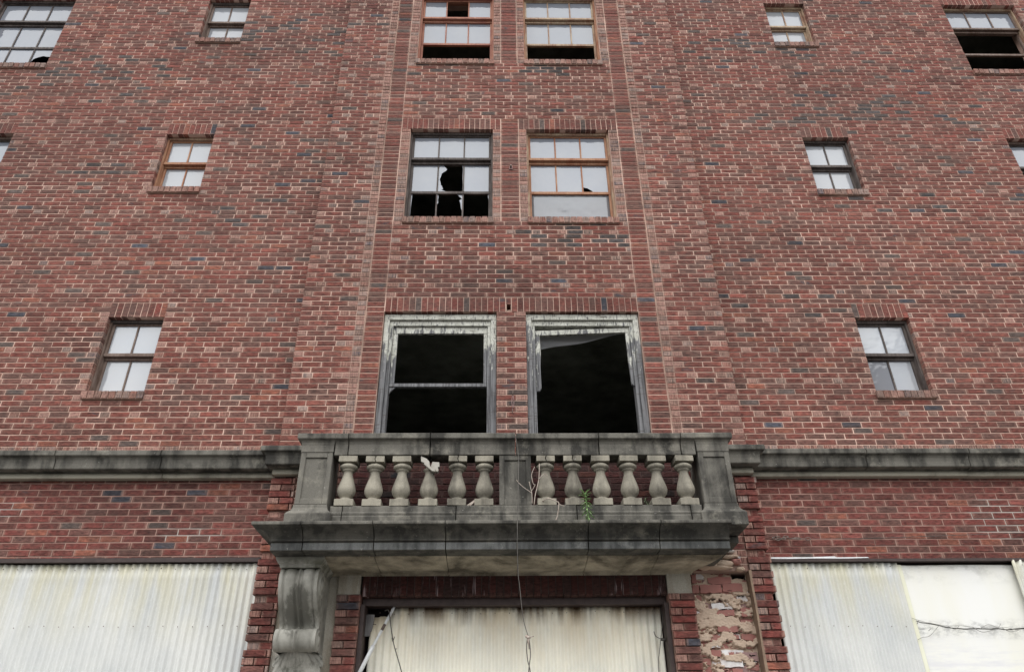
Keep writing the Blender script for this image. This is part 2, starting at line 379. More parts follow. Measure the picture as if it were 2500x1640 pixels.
# ------------------------------------------------------------------ brick laying
KH = .067                                    # course height
Z0 = .033
def zk(k): return Z0+k*KH
J = .0105
ST, HD = .2117, .1058
_lat = rng.random((64, 64))
def vnoise(x, z):
    i, j = math.floor(x), math.floor(z); u, v = x-i, z-j
    u = u*u*(3-2*u); v = v*v*(3-2*v); g = lambda a, c: _lat[a % 64, c % 64]
    return (g(i, j)*(1-u)+g(i+1, j)*u)*(1-v)+(g(i, j+1)*(1-u)+g(i+1, j+1)*u)*v
STAINS = ((.95, 7.55, .95, .22), (-6.0, 10.6, 1.0, .5), (-3.2, 11.6, 1.2, .35), (5.3, 9.9, 1.3, .35), (3.9, 11.3, 1.0, .3), (-1.0, 10.55, .6, .18), (1.0, 10.6, .6, .15), (-3.3, 7.9, .8, .18), (5.7, 8.2, .9, .22), (-5.2, 8.75, .5, .15), (6.2, 5.6, .8, .25), (3.4, 6.7, .7, .2), (-2.9, 8.2, .5, .1), (3.3, 4.42, .8, .06), (-2.6, 4.42, .4, .06))
def bcol(x, z, header, plain=False, rich=1.):
    r = rng.random(); n = vnoise(x*.9+7, z*1.6+3)*.6+vnoise(x*2.7, z*4.)*.4
    low = z < 4.6
    base = np.array((.188, .058, .0435)) if not low else np.array((.170, .049, .040))
    base = base*max(.5, 1+.17*rng.normal()); base[1:] *= 1+.06*rng.normal()
    if r < .22: base = base*.45+np.array((.112, .073, .060))*.55
    if r > (.965 if not low else .95): base = np.array((.27, .092, .060))*rng.uniform(.85, 1.1)
    pd = .010+.16*max(0, n-.62)
    if header: pd *= 2.4*rich
    if plain: pd *= .5
    q = rng.random()
    if q < pd: base = np.array((.052, .054, .068))*rng.uniform(.7, 1.5)
    elif q < pd*2.2+.015: base = np.array((.100, .074, .066))*rng.uniform(.8, 1.2)
    elif header and not plain:
        h = rng.random()
        if h < .42: base = np.array((.29, .145, .120))*rng.uniform(.85, 1.15)
        elif h < .58: base = np.array((.22, .17, .155))*rng.uniform(.8, 1.2)
    for sx, sz, rx, rz in STAINS:
        d = ((x-sx)/rx)**2+((z-sz)/rz)**2
        if d < 1.6 and rng.random() < (.30 if not (abs(sx-.95) < .01 or sz > 9.5) else .5)*math.exp(-d*1.5): base = np.array((.060, .052, .052))*rng.uniform(.7, 1.6)
    soot = max(0, n-.45)*1.0
    base = base*(1-min(.75, soot))
    return (*[float(max(.012, c)) for c in base], 1.0 if header else 0.0)

def lay(mb, x0, x1, k0, k1, y0, holes=(), style='flem', ox=0., depth=.10, proud=None, toothL=None):
    """lay courses k0..k1 in [x0, x1]; holes = (x0, x1, ka, kb)"""
    for k in range(k0, k1):
        z0, z1 = zk(k)+J/2, zk(k+1)-J/2
        free = [(x0, x1)]
        for h in holes:
            if h[2] <= k < h[3]:
                nf = []
                for a, b in free:
                    if h[1] <= a or h[0] >= b: nf.append((a, b)); continue
                    if h[0] > a: nf.append((a, h[0]))
                    if h[1] < b: nf.append((h[1], b))
                free = nf
        yk = y0 if proud is None else y0-proud(k)
        for a, b in free:
            if b-a < .03: continue
            cuts = []
            if style == 'one': cuts = [(a+.0014, b-.0014, (b-a) < .15)]
            elif style == 'alt':
                cuts = [(a, a+ST, False), (a+ST, b, True)] if k % 2 else [(a, a+HD, True), (a+HD, b, False)]
                if b-a > .4:
                    cuts = []; p = a; hd = k % 2 == 0
                    while p < b-.02:
                        wd = HD if hd and not cuts else ST
                        cuts.append((p, min(p+wd, b), wd == HD)); p += wd
            else:
                flem = style == 'flem' and k % 6 == 5
                per = ST+HD if flem else ST
                p = math.floor((a-ox)/per)*per+ox-(per/2 if (k % 2 and not flem) else (.08 if flem else 0))
                while p < b:
                    for wd, hd in (((ST, False), (HD, True)) if flem else ((ST, False),)):
                        q = p+wd
                        if q > a+.001 and p < b-.001: cuts.append([max(p, a), min(q, b), hd or (min(q, b)-max(p, a) < .13)])
                        p = q
                if len(cuts) > 1 and cuts[0][1]-cuts[0][0] < .05: cuts[1][0] = cuts[0][0]; cuts.pop(0)
                if len(cuts) > 1 and cuts[-1][1]-cuts[-1][0] < .05: cuts[-2][1] = cuts[-1][1]; cuts.pop()
            for ca, cb, hd in cuts:
                e0 = J/2 if ca > a+1e-6 else 0.; e1 = J/2 if cb < b-1e-6 else 0.
                jx, jy, jz = rng.uniform(-.0015, .0015, 3)
                mb.brick(ca+e0+(jx if e0 else 0), cb-e1+(jx if e1 else 0), yk+jy*1.3, yk+depth, z0+jz, z1+jz*.5, bcol((ca+cb)/2, z0, hd, rich=2.6 if style == 'one' else 1.))

# the grid of openings: (x0, x1, k_bottom, k_head)
SMALL = [(xa, xb, 80+44*i, 96+44*i) for i in range(3) for xa, xb in ((-4.485, -3.85), (4.172, 4.807))]
FAR = [(-7.70, -6.535, 160, 184), (-7.70, -6.535, 116, 140), (7.0, 8.165, 160, 184), (7.0, 8.165, 116, 140)]
C1 = [(-1.305, -.022, 69, 96), (.312, 1.606, 69, 96)]
C2 = [(-1.18, -.079, 116, 140), (.377, 1.483, 116, 140)]
C3 = [(-1.18, -.079, 160, 184), (.377, 1.483, 160, 184)]
TOP = 204
SOLD = 3                                     # soldier course is three courses tall
def zh(h, extra=0): return (h[0]-.004, h[1]+.004, zk(h[2]), zk(h[3]+extra))

hotel = thing('brick_building', 'derelict red brick building with stone balcony, broken windows and boarded ground floor', 'building')

# main wall, left and right of the projecting bay
wall = MB()
YW = 0.
holesB = [(a, b, c, d+SOLD) for a, b, c, d in SMALL+FAR]
lay(wall, -9.6, -2.2, 72, TOP, YW, holesB, 'flem', ox=-4.485+.1)
lay(wall, 2.52, 9.9, 72, TOP, YW, holesB, 'flem', ox=4.172+.05)
lay(wall, -9.6, -2.2, 54, 70, YW, (), 'run', ox=.03)
lay(wall, 2.52, 9.9, 54, 70, YW, (), 'run', ox=.12)
p = -9.6
for (xa, xb) in ((-9.6, -2.2), (2.52, 9.9)):  # rowlock course of headers just above the belt course
    p = xa
    while p < xb-.03:
        q = min(p+.0705, xb)
        wall.brick(p+.005, q-.005, YW-.004, YW+.1, zk(71)-.012, zk(72)-J/2, bcol(p, 4.8, True, rich=2.), upright=True); p = q
for xa, xb in ((-9.6, -2.2), (2.52, 9.9)):
    wall.solid(xa, xb, zk(69), zk(TOP), YW+.0055, YW+.30, [zh(h) for h in SMALL+FAR]); wall.solid(xa, xb, zk(54), zk(69), YW+.0055, YW+.30, [], 2)
# wall below the boarded shopfronts and at the far ends
for xa, xb in ((-9.6, -7.6), (8.2, 9.9)):
    lay(wall, xa, xb, 0, 54, YW, (), 'run'); wall.solid(xa, xb, zk(0), zk(54), YW+.0055, YW+.3, [])
for xa, xb in ((-7.6, -2.2), (2.62, 8.2)):
    lay(wall, xa, xb, 0, 8, YW, (), 'run'); wall.solid(xa, xb, zk(0), zk(8), YW+.0055, YW+.3, [])
wall.build('wall', ['brick', 'mortar', 'mortar_low'], hotel, True)

# projecting bay
BXL, BXR = -2.255, 2.57
YP, YB = -.12, -.136                         # window panel plane, outer strip plane
bay = MB(); wet_shade = MB()
KB = 54
for (xa, xb, sgn) in ((BXL, -1.62, 1), (1.93, BXR, -1)):
    lay(bay, xa, xb, 72, TOP, YB, (), 'flem', ox=xa if sgn > 0 else xb, depth=.14)
for (xa, xb) in ((-1.62, -1.515), (1.825, 1.93)):     # raised column of headers
    lay(bay, xa, xb, 58, TOP, YB-.002, (), 'one', depth=.15)
for (xa, xb) in ((-1.515, -1.305), (1.606, 1.825)):   # stacked stretchers
    lay(bay, xa, xb, 69, TOP, YP, (), 'one', depth=.12)
PH = [(a, b, c, d+SOLD) for a, b, c, d in C1]+[(-1.305, 1.606, 96, 99)]
PX0, PX1 = -1.305, 1.606
lay(wet_shade, -1.515, 1.825, 56, 69, YP, (), 'run', ox=PX0)
lay(bay, PX0+.002, PX1-.002, 99, 116, YP, (), 'flem', ox=PX0)
lay(bay, -.022, .312, 69, 96, YP, (), 'alt')
for hk in (140, 184):
    b0 = hk-24
    lay(bay, PX0+.002, PX1-.002, hk+SOLD, min(hk+20, TOP), YP, (), 'flem', ox=PX0)
    lay(bay, .03, .268, b0, hk+SOLD, YP, (), 'one')
    for xa, xb in ((PX0, -1.18), (-.079, .03), (.268, .377), (1.483, PX1)): lay(bay, xa, xb, b0, hk, YP, (), 'one')
# lower storey of the bay: rusticated edge strips, five courses proud and one back
rust = lambda k: -.010 if k % 6 == 0 else .020
for (xa, xb) in ((BXL, -2.03), (2.385, BXR)):
    for k in range(0, 70):
        e = 0 if k % 6 == 0 else .018
        lay(bay, xa-(e if xa < 0 else 0), xb+(e if xa > 0 else 0), k, k+1, YP, (), 'alt', depth=.14, proud=rust)
    for k in range(58, 72): pass
lay(bay, BXL, -1.62, 70, 72, YB, (), 'run', depth=.14); lay(bay, 1.93, BXR, 70, 72, YB, (), 'run', depth=.14)
lay(bay, -2.03, -1.62, 52, 70, YP, (), 'run'); lay(bay, 1.93, 2.385, 52, 70, YP, [(1.93, 2.30, 52, 55)], 'run')
lay(bay, -1.62, 1.93, 52, 56, YP, (), 'run', ox=.05)
HB = [zh(h) for h in C1+C2+C3]
niche = [(-2.03, -1.495, 0, 3.53), (1.83, 2.385, 0, 3.53), (-1.28, 1.585, 0, 3.505)]
zl = zk(70)
bay.solid(-1.62, 1.93, zk(52)+.001, zk(TOP), YP+.0055, .18, HB+[(.085, .15, 6.47, 6.58), (-1.515, 1.825, zk(56), zk(69))])
wet_shade.solid(-1.515, 1.825, zk(56)+.001, zk(69)-.001, YP+.0055, .18, [])
bay.solid(BXL+.006, -1.519, zl, zk(TOP), YB+.0055, YP, []); bay.solid(1.829, BXR-.006, zl, zk(TOP), YB+.0055, YP, [])
bay.solid(-2.04, -1.625, zk(52)+.001, zl-.001, YP+.0055, .18, []); bay.solid(1.935, 2.39, zk(52)+.001, zl-.001, YP+.0055, .18, [])
bay.solid(BXL+.004, -2.045, 0, zl-.002, YP+.016, .18, [], 2); bay.solid(2.395, BXR-.004, 0, zl-.002, YP+.016, .18, [], 2)
bay.solid(BXL+.01, -1.64, zl+.002, zk(TOP)-.002, YP+.001, .17, []); bay.solid(1.95, BXR-.01, zl+.002, zk(TOP)-.002, YP+.001, .17, [])
bay.build('central_bay', ['brick', 'mortar', 'mortar_low'], hotel, True)
o = wet_shade.build('wet_shaded_brickwork', ['brick_wet_shade', 'mortar_wet_shade'], hotel, True); o['label'] = 'brickwork behind the balusters, coloured dark for wet and shade'

# piers of the doorway under the stone blocks
for (xa, xb, zt) in ((-1.495, -1.275, 3.32), (1.585, 1.825, 3.31)):
    d = MB()
    for k in range(0, 49):
        lay(d, xa, xb, k, k+1, YP-.015, (), 'one' if k % 2 else 'alt', depth=.12, proud=lambda k: -.008 if k % 6 == 2 else .012)
    d.solid(xa+.004, xb-.004, 0, zt, YP+.004, .1, [])
    d.build('door_pier', ['brick', 'mortar_low'], hotel, True)
    s = MB(); s.box(xa, xb-.012, YP-.012, .05, zt-.003, 3.508); bevel(s.build('stone_block', 'stone_panel', hotel))

# roof slab, back and side walls, floors: the dark shell behind the openings
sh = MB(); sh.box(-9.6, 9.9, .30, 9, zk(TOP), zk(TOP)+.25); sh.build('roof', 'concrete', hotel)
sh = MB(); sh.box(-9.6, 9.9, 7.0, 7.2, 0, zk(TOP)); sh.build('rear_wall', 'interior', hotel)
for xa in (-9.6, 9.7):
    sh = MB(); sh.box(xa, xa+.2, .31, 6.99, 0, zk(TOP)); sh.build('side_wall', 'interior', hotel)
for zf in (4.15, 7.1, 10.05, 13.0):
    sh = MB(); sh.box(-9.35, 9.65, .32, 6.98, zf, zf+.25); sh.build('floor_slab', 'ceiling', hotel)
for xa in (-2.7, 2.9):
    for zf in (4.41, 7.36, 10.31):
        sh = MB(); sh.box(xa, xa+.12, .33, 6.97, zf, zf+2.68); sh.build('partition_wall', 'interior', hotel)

# ------------------------------------------------------------------ windows
def soldiers(x0, x1, ka, y0, parent, name='lintel', mats=('brick', 'mortar'), skip=(), h=None, fade=False):
    mb = MB(); n = max(1, round((x1-x0)/.069)); wd = (x1-x0)/n
    za, zb = (zk(ka), zk(ka+SOLD)) if h is None else h
    for i in range(n):
        if i in skip: continue
        jz = rng.uniform(-.004, .002); c = bcol(x0+i*wd, max(za, 4.7), False, True)
        mb.brick(x0+i*wd+J/2-.001, x0+(i+1)*wd-J/2+.001, y0+rng.uniform(-.002, .002), y0+.11, za+jz, zb-J/2, c, upright=True)
    mb.solid(x0+.002, x1-.002, za+.012, zb-.001, y0+.006, y0+.2, [(x0+k_*wd+.012, x0+(k_+1)*wd-.008, za+.02, za+.11) for k_ in skip])
    for k_ in skip:
        mb.brick(x0+k_*wd+.006, x0+(k_+1)*wd-.006, y0+.004, y0+.11, za+.10, zb-J/2, bcol(0, 7, False), upright=True)
        mb.brick(x0+k_*wd+.03, x0+(k_+1)*wd-.004, y0+.008, y0+.11, za, za+.03, bcol(0, 7, False), upright=True)
    return mb.build(name, list(mats), parent, True)
def sill(x0, x1, zt, y0, parent, n=None):
    mb = MB(); x0 -= .02; x1 += .02; n = n or round((x1-x0)/.075); wd = (x1-x0)/n
    for i in range(n):
        r = rng.random(); c = bcol(x0+i*wd, zt, True, rich=3.5); a = x0+i*wd+.005; b = a+wd-.010; j = rng.uniform(-.003, .003)
        yf = y0-.032+j
        fr = [(a, yf, zt-.098), (b, yf, zt-.098), (b, yf-.004, zt-.014), (a, yf-.004, zt-.014)]
        bk = [(a, y0+.14, zt-.075), (b, y0+.14, zt-.075), (b, y0+.14, zt+.016), (a, y0+.14, zt+.016)]
        mb.add(fr+bk, [(0, 1, 2, 3), (7, 6, 5, 4), (4, 0, 3, 7), (1, 5, 6, 2), (4, 5, 1, 0), (3, 2, 6, 7)], 0, c)
    mb.solid(x0+.01, x1-.01, zt-.10, zt-.022, y0-.02, y0+.14, [])
    return mb.build('sill', ['brick', 'mortar'], parent, True)
def jag(poly, amp=.012):
    out = []
    for i, p in enumerate(poly):
        q = poly[(i+1) % len(poly)]; out.append(p)
        if p[2] and q[2]:
            for t in (.33, .66): out.append((p[0]+(q[0]-p[0])*t+random.uniform(-amp, amp), p[1]+(q[1]-p[1])*t+random.uniform(-amp, amp), 1))
    return out
def window(h, y0, fm, gm, label, small, broken={}, gone=(), nobars=(), head_mat=None, plastic=None, sash_y=.085, side_mat=None, grey=()):
    """h = opening; rows count from the top; broken maps (row, col) to glass outlines in pane fractions"""
    x0, x1, ka, kb = h; zt = zk(kb)
    zb = zk(ka)+.107 if small else zk(ka)+.06
    f = MB(); ya = y0+sash_y
    H = head_mat is not None
    f.box(x0, x1, ya-.015, ya+.10, zt-.036, zt+.02, 1)                            # head
    for xa, xb in ((x0-.02, x0+.022), (x1-.022, x1+.02)): f.box(xa, xb, ya-.014, ya+.10, zb-.03, zt-.037, 2)
    f.box(x0+.02, x1-.02, ya+.03, ya+.16, zb-.05, zb+.0, 0)                        # timber sill
    ix0, ix1 = x0+.023, x1-.023
    if small: rows = [(zt-.058, zt-.433), (zt-.499, zb+.028)]; cols = 2; rails = [(zt-.45, zt-.433), (zt-.499, zt-.482)]
    else: rows = [(zt-.055, zt-.445), (zt-.52, zt-.99), (zt-1.03, zb+.05)]; cols = 3
    g = MB(); gx = None
    for r, (za, zc) in enumerate(rows):
        up = (r == 0)
        yy = ya+.018 if up else ya+.062
        rail_t, rail_b = (za, za+.022 if r == 0 else za+.03), None
        f.box(ix0, ix0+.028, yy, yy+.036, zc-.02, za+.015, 0); f.box(ix1-.028, ix1, yy, yy+.036, zc-.02, za+.015, 0)
        if r == 0:
            f.box(ix0+.001, ix1-.001, yy-.002, yy+.037, za, za+.016, 0)
            f.box(ix0+.001, ix1-.001, yy-.012, yy+.04, zc-.036, zc, 0)             # meeting rail, upper sash
        elif r == 1:
            f.box(ix0+.001, ix1-.001, yy-.014, yy+.038, za, za+.036, 0)
            if small: f.box(ix0+.001, ix1-.001, yy-.002, yy+.037, zc-.045, zc, 0)
        else:
            f.box(ix0+.001, ix1-.001, yy-.003, yy+.033, za, za+.038, 0)
            f.box(ix0+.001, ix1-.001, yy-.002, yy+.037, zc-.05, zc, 0)
        w_ = (ix1-ix0-.056-.018*(cols-1))/cols
        for c in range(cols):
            px = ix0+.028+c*(w_+.018)
            if c < cols-1 and r not in nobars: f.box(px+w_, px+w_+.018, yy+.004, yy+.032, zc, za, 0)
            if (r, c) in gone or r in gone: continue
            if plastic == r: continue
            outl = broken.get((r, c), [[(0, 0, 0), (1, 0, 0), (1, 1, 0), (0, 1, 0)]])
            for o in outl:
                o = jag(o)
                ty = random.uniform(-.006, .006)
                g.prism([(px-.003+u*(w_+.006), za+.003-v*(za-zc+.006)) for u, v, *_ in o], yy+.017, yy+.021, 1 if (r, c) in grey else 0)
        if plastic == r:
            pb = MB(); nx, nz = 26, 14; vs = []
            for j in range(nz+1):
                for i in range(nx+1):
                    u, v = i/nx, j/nz
                    amp = .010*math.sin(math.pi*u)*math.sin(math.pi*v)
                    yy2 = yy+.025+amp*2.6*(vnoise(u*6+v*3, v*5-u*2)+.7*vnoise(u*17+5, v*11+u*6)+.35*random.uniform(-1, 1)-1)
                    vs.append((ix0+.03+u*(ix1-ix0-.06), yy2, zc-.005+v*(za-zc+.01)))
            nn = nx+1
            pb.add(vs, [(j*nn+i, j*nn+i+1, (j+1)*nn+i+1, (j+1)*nn+i) for j in range(nz) for i in range(nx)], smooth=True)
            gx = pb
    wo = f.build('window', [fm, head_mat or fm, side_mat or fm], hotel); wo['label'] = label
    if g.f: g.build('glass', [gm, 'glass_grey'], wo)
    if gx:
        o = gx.build('plastic_sheet', 'film', wo); o['label'] = 'creased grey plastic film across the bottom light'
        md = o.modifiers.new('thick', 'SOLIDIFY'); md.thickness = .002
    sill(x0, x1, zk(ka)+.110 if small else zk(ka)+.058, y0, wo)
    if y0 == YW: soldiers(x0-.01, x1+.01, kb, y0, wo)
    return wo

B = lambda *p: [[(u, v, 1) for u, v in p]]
window(SMALL[0], YW, 'wood_brown', 'glass_white', 'small second storey window with dark brown sashes', True, head_mat='wood_dark')
window(SMALL[1], YW, 'wood_dark', 'glass_white', 'small second storey window with blackened frame and one greyer pane', True, head_mat='wood_dark', grey=((1, 0),))
window(SMALL[2], YW, 'wood_orange', 'glass_white', 'small third storey window with bare orange wooden frame', True, head_mat='wood_tan')
window(SMALL[3], YW, 'wood_dark', 'glass_white', 'small third storey window with black frame', True, head_mat='wood_dark')
window(SMALL[4], YW, 'wood_brown', 'glass_white', 'small top storey window with brown sashes', True, head_mat='wood_dark')
window(SMALL[5], YW, 'wood_tan', 'glass_white', 'small top storey window with pale flaking wooden frame', True, head_mat='wood_tan')
window(FAR[0], YW, 'wood_dark', 'glass', 'wide window with black glazing bars and a hole in its bottom corner pane', False,
       broken={(2, 2): [[(0, 0, 0), (1, 0, 0), (1, .42, 1), (.75, .33, 1), (.42, .30, 1), (.12, .42, 1), (0, .62, 1)]]}, head_mat='wood_dark')
window(FAR[1], YW, 'wood_dark', 'glass', 'wide window cut by the left edge of the photo', False, head_mat='wood_brown')
window(FAR[2], YW, 'wood_brown', 'glass', 'wide window with only its top panes left above two black gaps', False, gone=(1, 2), nobars=(1, 2), head_mat='wood_tan', side_mat='wood_tan')
window(FAR[3], YW, 'wood_dark', 'glass', 'wide window cut by the right edge of the photo', False, gone=(1,), nobars=(1,), head_mat='wood_brown')
w2 = window(C2[0], YP, 'wood_dark', 'glass', 'third storey window with dark frame, a big hole in its middle pane and an empty bottom row', False,
       broken={(1, 1): [[(0, 0, 0), (.2, 0, 0), (.34, .15, 1), (.14, .30, 1), (.06, .52, 1), (.11, .72, 1), (.22, .86, 1), (.14, .9, 1), (.42, 1, 1), (0, 1, 0)], [(.93, 0, 0), (1, 0, 0), (1, 1, 0), (.985, 1, 1), (.98, .12, 1)]],
               (2, 1): [[(.78, 0, 0), (1, 0, 0), (1, .62, 1), (.94, .4, 1), (.88, .22, 1), (.98, .16, 1)], [(0, 0, 0), (.04, 0, 1), (.03, .2, 1), (.06, .3, 1), (0, .36, 1)]],
               (2, 0): [[(0, 0, 0), (.05, 0, 1), (.02, .5, 1), (.03, 1, 1), (0, 1, 0)]], (2, 2): [[(.96, .0, 1), (1, 0, 0), (1, .3, 1)]]}, head_mat='wood_dark')
w3 = window(C2[1], YP, 'wood_orange', 'glass', 'third storey window with peeling orange frame and plastic film in its bottom light', False,
       broken={(1, 2): [[(0, 0, 0), (1, 0, 0), (1, 1, 0), (.40, 1, 1), (.33, .92, 1), (.20, .84, 1), (0, .80, 1)]]}, plastic=2, nobars=(2,), head_mat='wood_tan', side_mat='wood_tan')
w4 = window(C3[0], YP, 'wood_red', 'glass', 'top storey window with reddish frame, one missing top pane and an open bottom', False, gone=((0, 1), 2), nobars=(2,), head_mat='wood_red')
w5 = window(C3[1], YP, 'wood_tan', 'glass', 'top storey window with pale frame and an open bottom', False, gone=(2,), nobars=(2,), head_mat='wood_tan', side_mat='wood_orange')
for wo, (xa, xb) in ((w2, (PX0, .03)), (w3, (.268, PX1)), (w4, (PX0, .03)), (w5, (.268, PX1))):
    soldiers(xa+.004, xb-.004, 140 if wo in (w2, w3) else 184, YP, wo)

# balcony windows: empty peeling frames
def balcony_window(h, label, right):
    x0, x1, ka, kb = h; zt = zk(kb); zb = zk(ka)+.02
    f = MB(); y = YP
    def frame(a, b, t, wd, ya, yb, bottom):
        f.box(x0+a, x1-a, ya, yb, zt-b-t, zt-b, 0)
        f.box(x0+a, x0+a+wd, ya+.001, yb-.001, bottom, zt-b-t, 0); f.box(x1-a-wd, x1-a, ya+.001, yb-.001, bottom, zt-b-t, 0)
    frame(.002, .012, .072, .062, y+.045, y+.20, zb)                                # outer casing
    frame(.064, .086, .062, .040, y+.075, y+.20, zb)                                # blind stop
    f.box(x0, x1, y+.03, y+.25, zb-.05, zb, 0)
    a, b = x0+.106, x1-.106
    if not right:
        f.box(a, b, y+.105, y+.145, zt-.235, zt-.150, 0)                            # top rail of the surviving sash
        f.box(a, a+.052, y+.106, y+.144, 5.588, zt-.236, 0); f.box(b-.040, b, y+.106, y+.144, 5.588, zt-.236, 0)
        f.box(a, b, y+.10, y+.15, 5.545, 5.587, 0)                                   # meeting rail
        f.prism([(a+.001, 5.545), (a+.075, 5.545), (a+.02, 5.49), (a+.001, 5.45)], y+.11, y+.135, 0)
    else:
        f.prism([(a, zt-.262), (b, zt-.212), (b, zt-.152), (a, zt-.196)], y+.105, y+.145, 0)   # rail dropped at one end
        f.prism([(a, zt-.264), (a, 5.49), (a+.035, 5.495), (a+.055, 5.53), (a+.05, 5.80), (a+.058, 5.95), (a+.052, zt-.262)], y+.106, y+.144, 0)
        f.prism([(b, zt-.212), (b-.045, zt-.216), (b-.042, 5.9), (b-.03, 5.585), (b-.006, 5.56), (b, 5.56)], y+.106, y+.144, 0)
    wo = f.build('window', ['peel'], hotel); wo['label'] = label
    md = wo.modifiers.new('worn_edges', 'BEVEL'); md.width = .004; md.segments = 1; md.limit_method = 'ANGLE'
    s = MB(); s.box(x0+.001, x1-.001, y-.02, y+.15, zk(ka)-.02, zk(ka)+.018); s.build('sill', 'stone', wo)
    return wo
bw = balcony_window(C1[0], 'empty balcony window with peeling white frame and a surviving meeting rail', False)
balcony_window(C1[1], 'empty balcony window with peeling white frame and a dropped top rail', True)
soldiers(PX0+.002, PX1-.002, 96, YP, bw, skip=(20,))

# ------------------------------------------------------------------ stone belt course
BELT = [(-.17, 4.540), (-.012, 4.540), (0, 4.548), (.001, 4.60), (.006, 4.635), (.018, 4.656), (.034, 4.664), (.048, 4.668), (.052, 4.674), (.052, 4.718), (.046, 4.724), (-.17, 4.748)]
BAND = [(-.17, 4.478), (-.100, 4.478), (-.094, 4.484), (-.094, 4.518), (-.104, 4.528), (-.104, 4.5385), (-.17, 4.5385)]
def blocks(prof, y, xs, gap, parent, name, mats, pathL=None, pathR=None, jit=.003):
    mb = MB()
    for i in range(len(xs)-1):
        a, b = xs[i]+gap/2, xs[i+1]-gap/2; d = rng.uniform(-jit, jit); dz = rng.uniform(-jit, jit)*.6
        pr = [(o+d, z+dz) for o, z in prof]
        path = [(a, y), (b, y)]
        if i == 0 and pathL: path = pathL+[(xs[0], y), (b, y)]
        if i == len(xs)-2 and pathR: path = [(a, y), (xs[-1], y)]+pathR if not (i == 0 and pathL) else path[:-1]+[(xs[-1], y)]+pathR
        mb.sweep(pr, path)
    return bevel(mb.build(name, mats, parent), .004, 1, 30)
blocks(BELT, -.17, [-9.6, -8.5, -7.45, -6.5, -5.5, -4.45, -3.395, -2.31], .008, hotel, 'belt_course', ['stone'])
blocks(BELT, -.17, [2.62, 3.764, 4.826, 5.9, 6.95, 8.0, 9.0, 9.9], .008, hotel, 'belt_course', ['stone'])
for xs_ in ([-9.6, -7.45, -5.5, -3.395, -2.26], [2.575, 4.826, 6.95, 9.0, 9.9]): blocks(BAND, -.17, xs_, .004, hotel, 'band_moulding', ['stone_band'])
for xs_ in ([-2.26, -1.80], [2.10, 2.575]): blocks([(o, z-.006) for o, z in BAND], -.29, xs_, .002, hotel, 'band_moulding', ['stone_band'])
BB = [(o if o > -.17 else -.15, z-.006) for o, z in BELT]
blocks(BB, -.295, [-2.31, -1.80], .006, hotel, 'belt_course', ['stone'], pathL=[(-2.31, -.10)])
blocks(BB, -.295, [2.10, 2.625], .006, hotel, 'belt_course', ['stone'], pathR=[(2.625, -.10)])

# ------------------------------------------------------------------ balcony
slab = MB()
SP = [(-.50, 3.545), (-.006, 3.540), (0, 3.546), (0, 3.606), (-.010, 3.614), (-.010, 3.619), (.012, 3.622), (.014, 3.634), (.006, 3.640), (.014, 3.655), (.034, 3.678), (.062, 3.700), (.098, 3.717), (.130, 3.724), (.146, 3.727), (.150, 3.732), (.150, 3.754), (.145, 3.758), (-.50, 3.764)]
xs = [-1.99, -1.71, -1.09, -.462, .164, .789, 1.419, 2.043]
for i in range(len(xs)-1):
    d = rng.uniform(-.004, .004); pr = [(o+d*(1 if o > -.3 else 0), z+rng.uniform(-.0005, .0005)) for o, z in SP]
    a, b = xs[i]+.004, xs[i+1]-.004
    slab.sweep(pr, [(-1.99, -.12), (-1.99, -.78), (b, -.78)] if i == 0 else [(a, -.78), (b, -.78)])
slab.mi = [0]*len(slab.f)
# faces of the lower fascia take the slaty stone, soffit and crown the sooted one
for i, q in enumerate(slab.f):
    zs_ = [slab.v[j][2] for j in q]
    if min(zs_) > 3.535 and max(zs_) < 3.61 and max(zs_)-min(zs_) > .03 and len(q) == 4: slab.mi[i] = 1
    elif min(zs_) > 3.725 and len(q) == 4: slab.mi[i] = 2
slab.box(-1.49, 2.04, -.29, -.125, 3.548, 3.756)                                      # deck behind the front blocks
slab.box(2.046, 2.235, -.42, -.125, 3.70, 3.757, 0)                                    # broken core left under the right pier
bal = slab.build('balcony', ['stone_dark', 'stone_blue', 'stone'], hotel); bevel(bal, .004, 1, 25)
bal['label'] = 'sooty stone balcony with balustrade and a broken right corner'
# bedding course under the slab
BED = [(-.48, 3.486), (-.472, 3.486), (-.466, 3.498), (-.452, 3.501), (-.446, 3.507), (-.40, 3.509), (-.30, 3.512), (-.20, 3.516), (-.10, 3.523), (-.04, 3.530), (-.008, 3.536), (0, 3.5395), (-.48, 3.5398)]
mb = MB(); bx = [-1.60, -1.104, -.465, .175, .802, 1.434, 2.03]
for i in range(len(bx)-1):
    a, b = bx[i]+.003, bx[i+1]-.003; d = rng.uniform(-.008, .006); dz = rng.uniform(-.003, 0)
    pr = [(o+(d if o > -.4 else 0), z+(dz if z < 3.535 else 0)) for o, z in BED]
    mb.sweep(pr, [(a, -.60), (b, -.60)])
mb.v = [(x-.20*(y+.60)/.48 if x > 1.9 else x, y, z) for x, y, z in mb.v]    # raking break at the right end
mb.build('bed_moulding', 'stone_buff', bal)
# plinth under the balusters
PL = [(-.22, 3.766), (.012, 3.766), (.012, 3.868), (.006, 3.874), (.006, 3.882), (.010, 3.886), (.010, 3.902), (.0, 3.910), (-.002, 3.962), (-.010, 3.972), (-.22, 3.974)]
px = [-1.53, -1.415, -.385, .713, 1.754, 1.86]
mb = MB()
for i in range(len(px)-1):
    d = rng.uniform(-.006, .004); dz = rng.uniform(-.004, .004) if 0 < i < 4 else 0
    mb.sweep([(o+d, z+(dz if z > 3.8 else 0)) for o, z in PL], [(px[i]+.004, -.70), (px[i+1]-.004, -.70)])
bevel(mb.build('plinth', 'stone', bal), .005, 1)
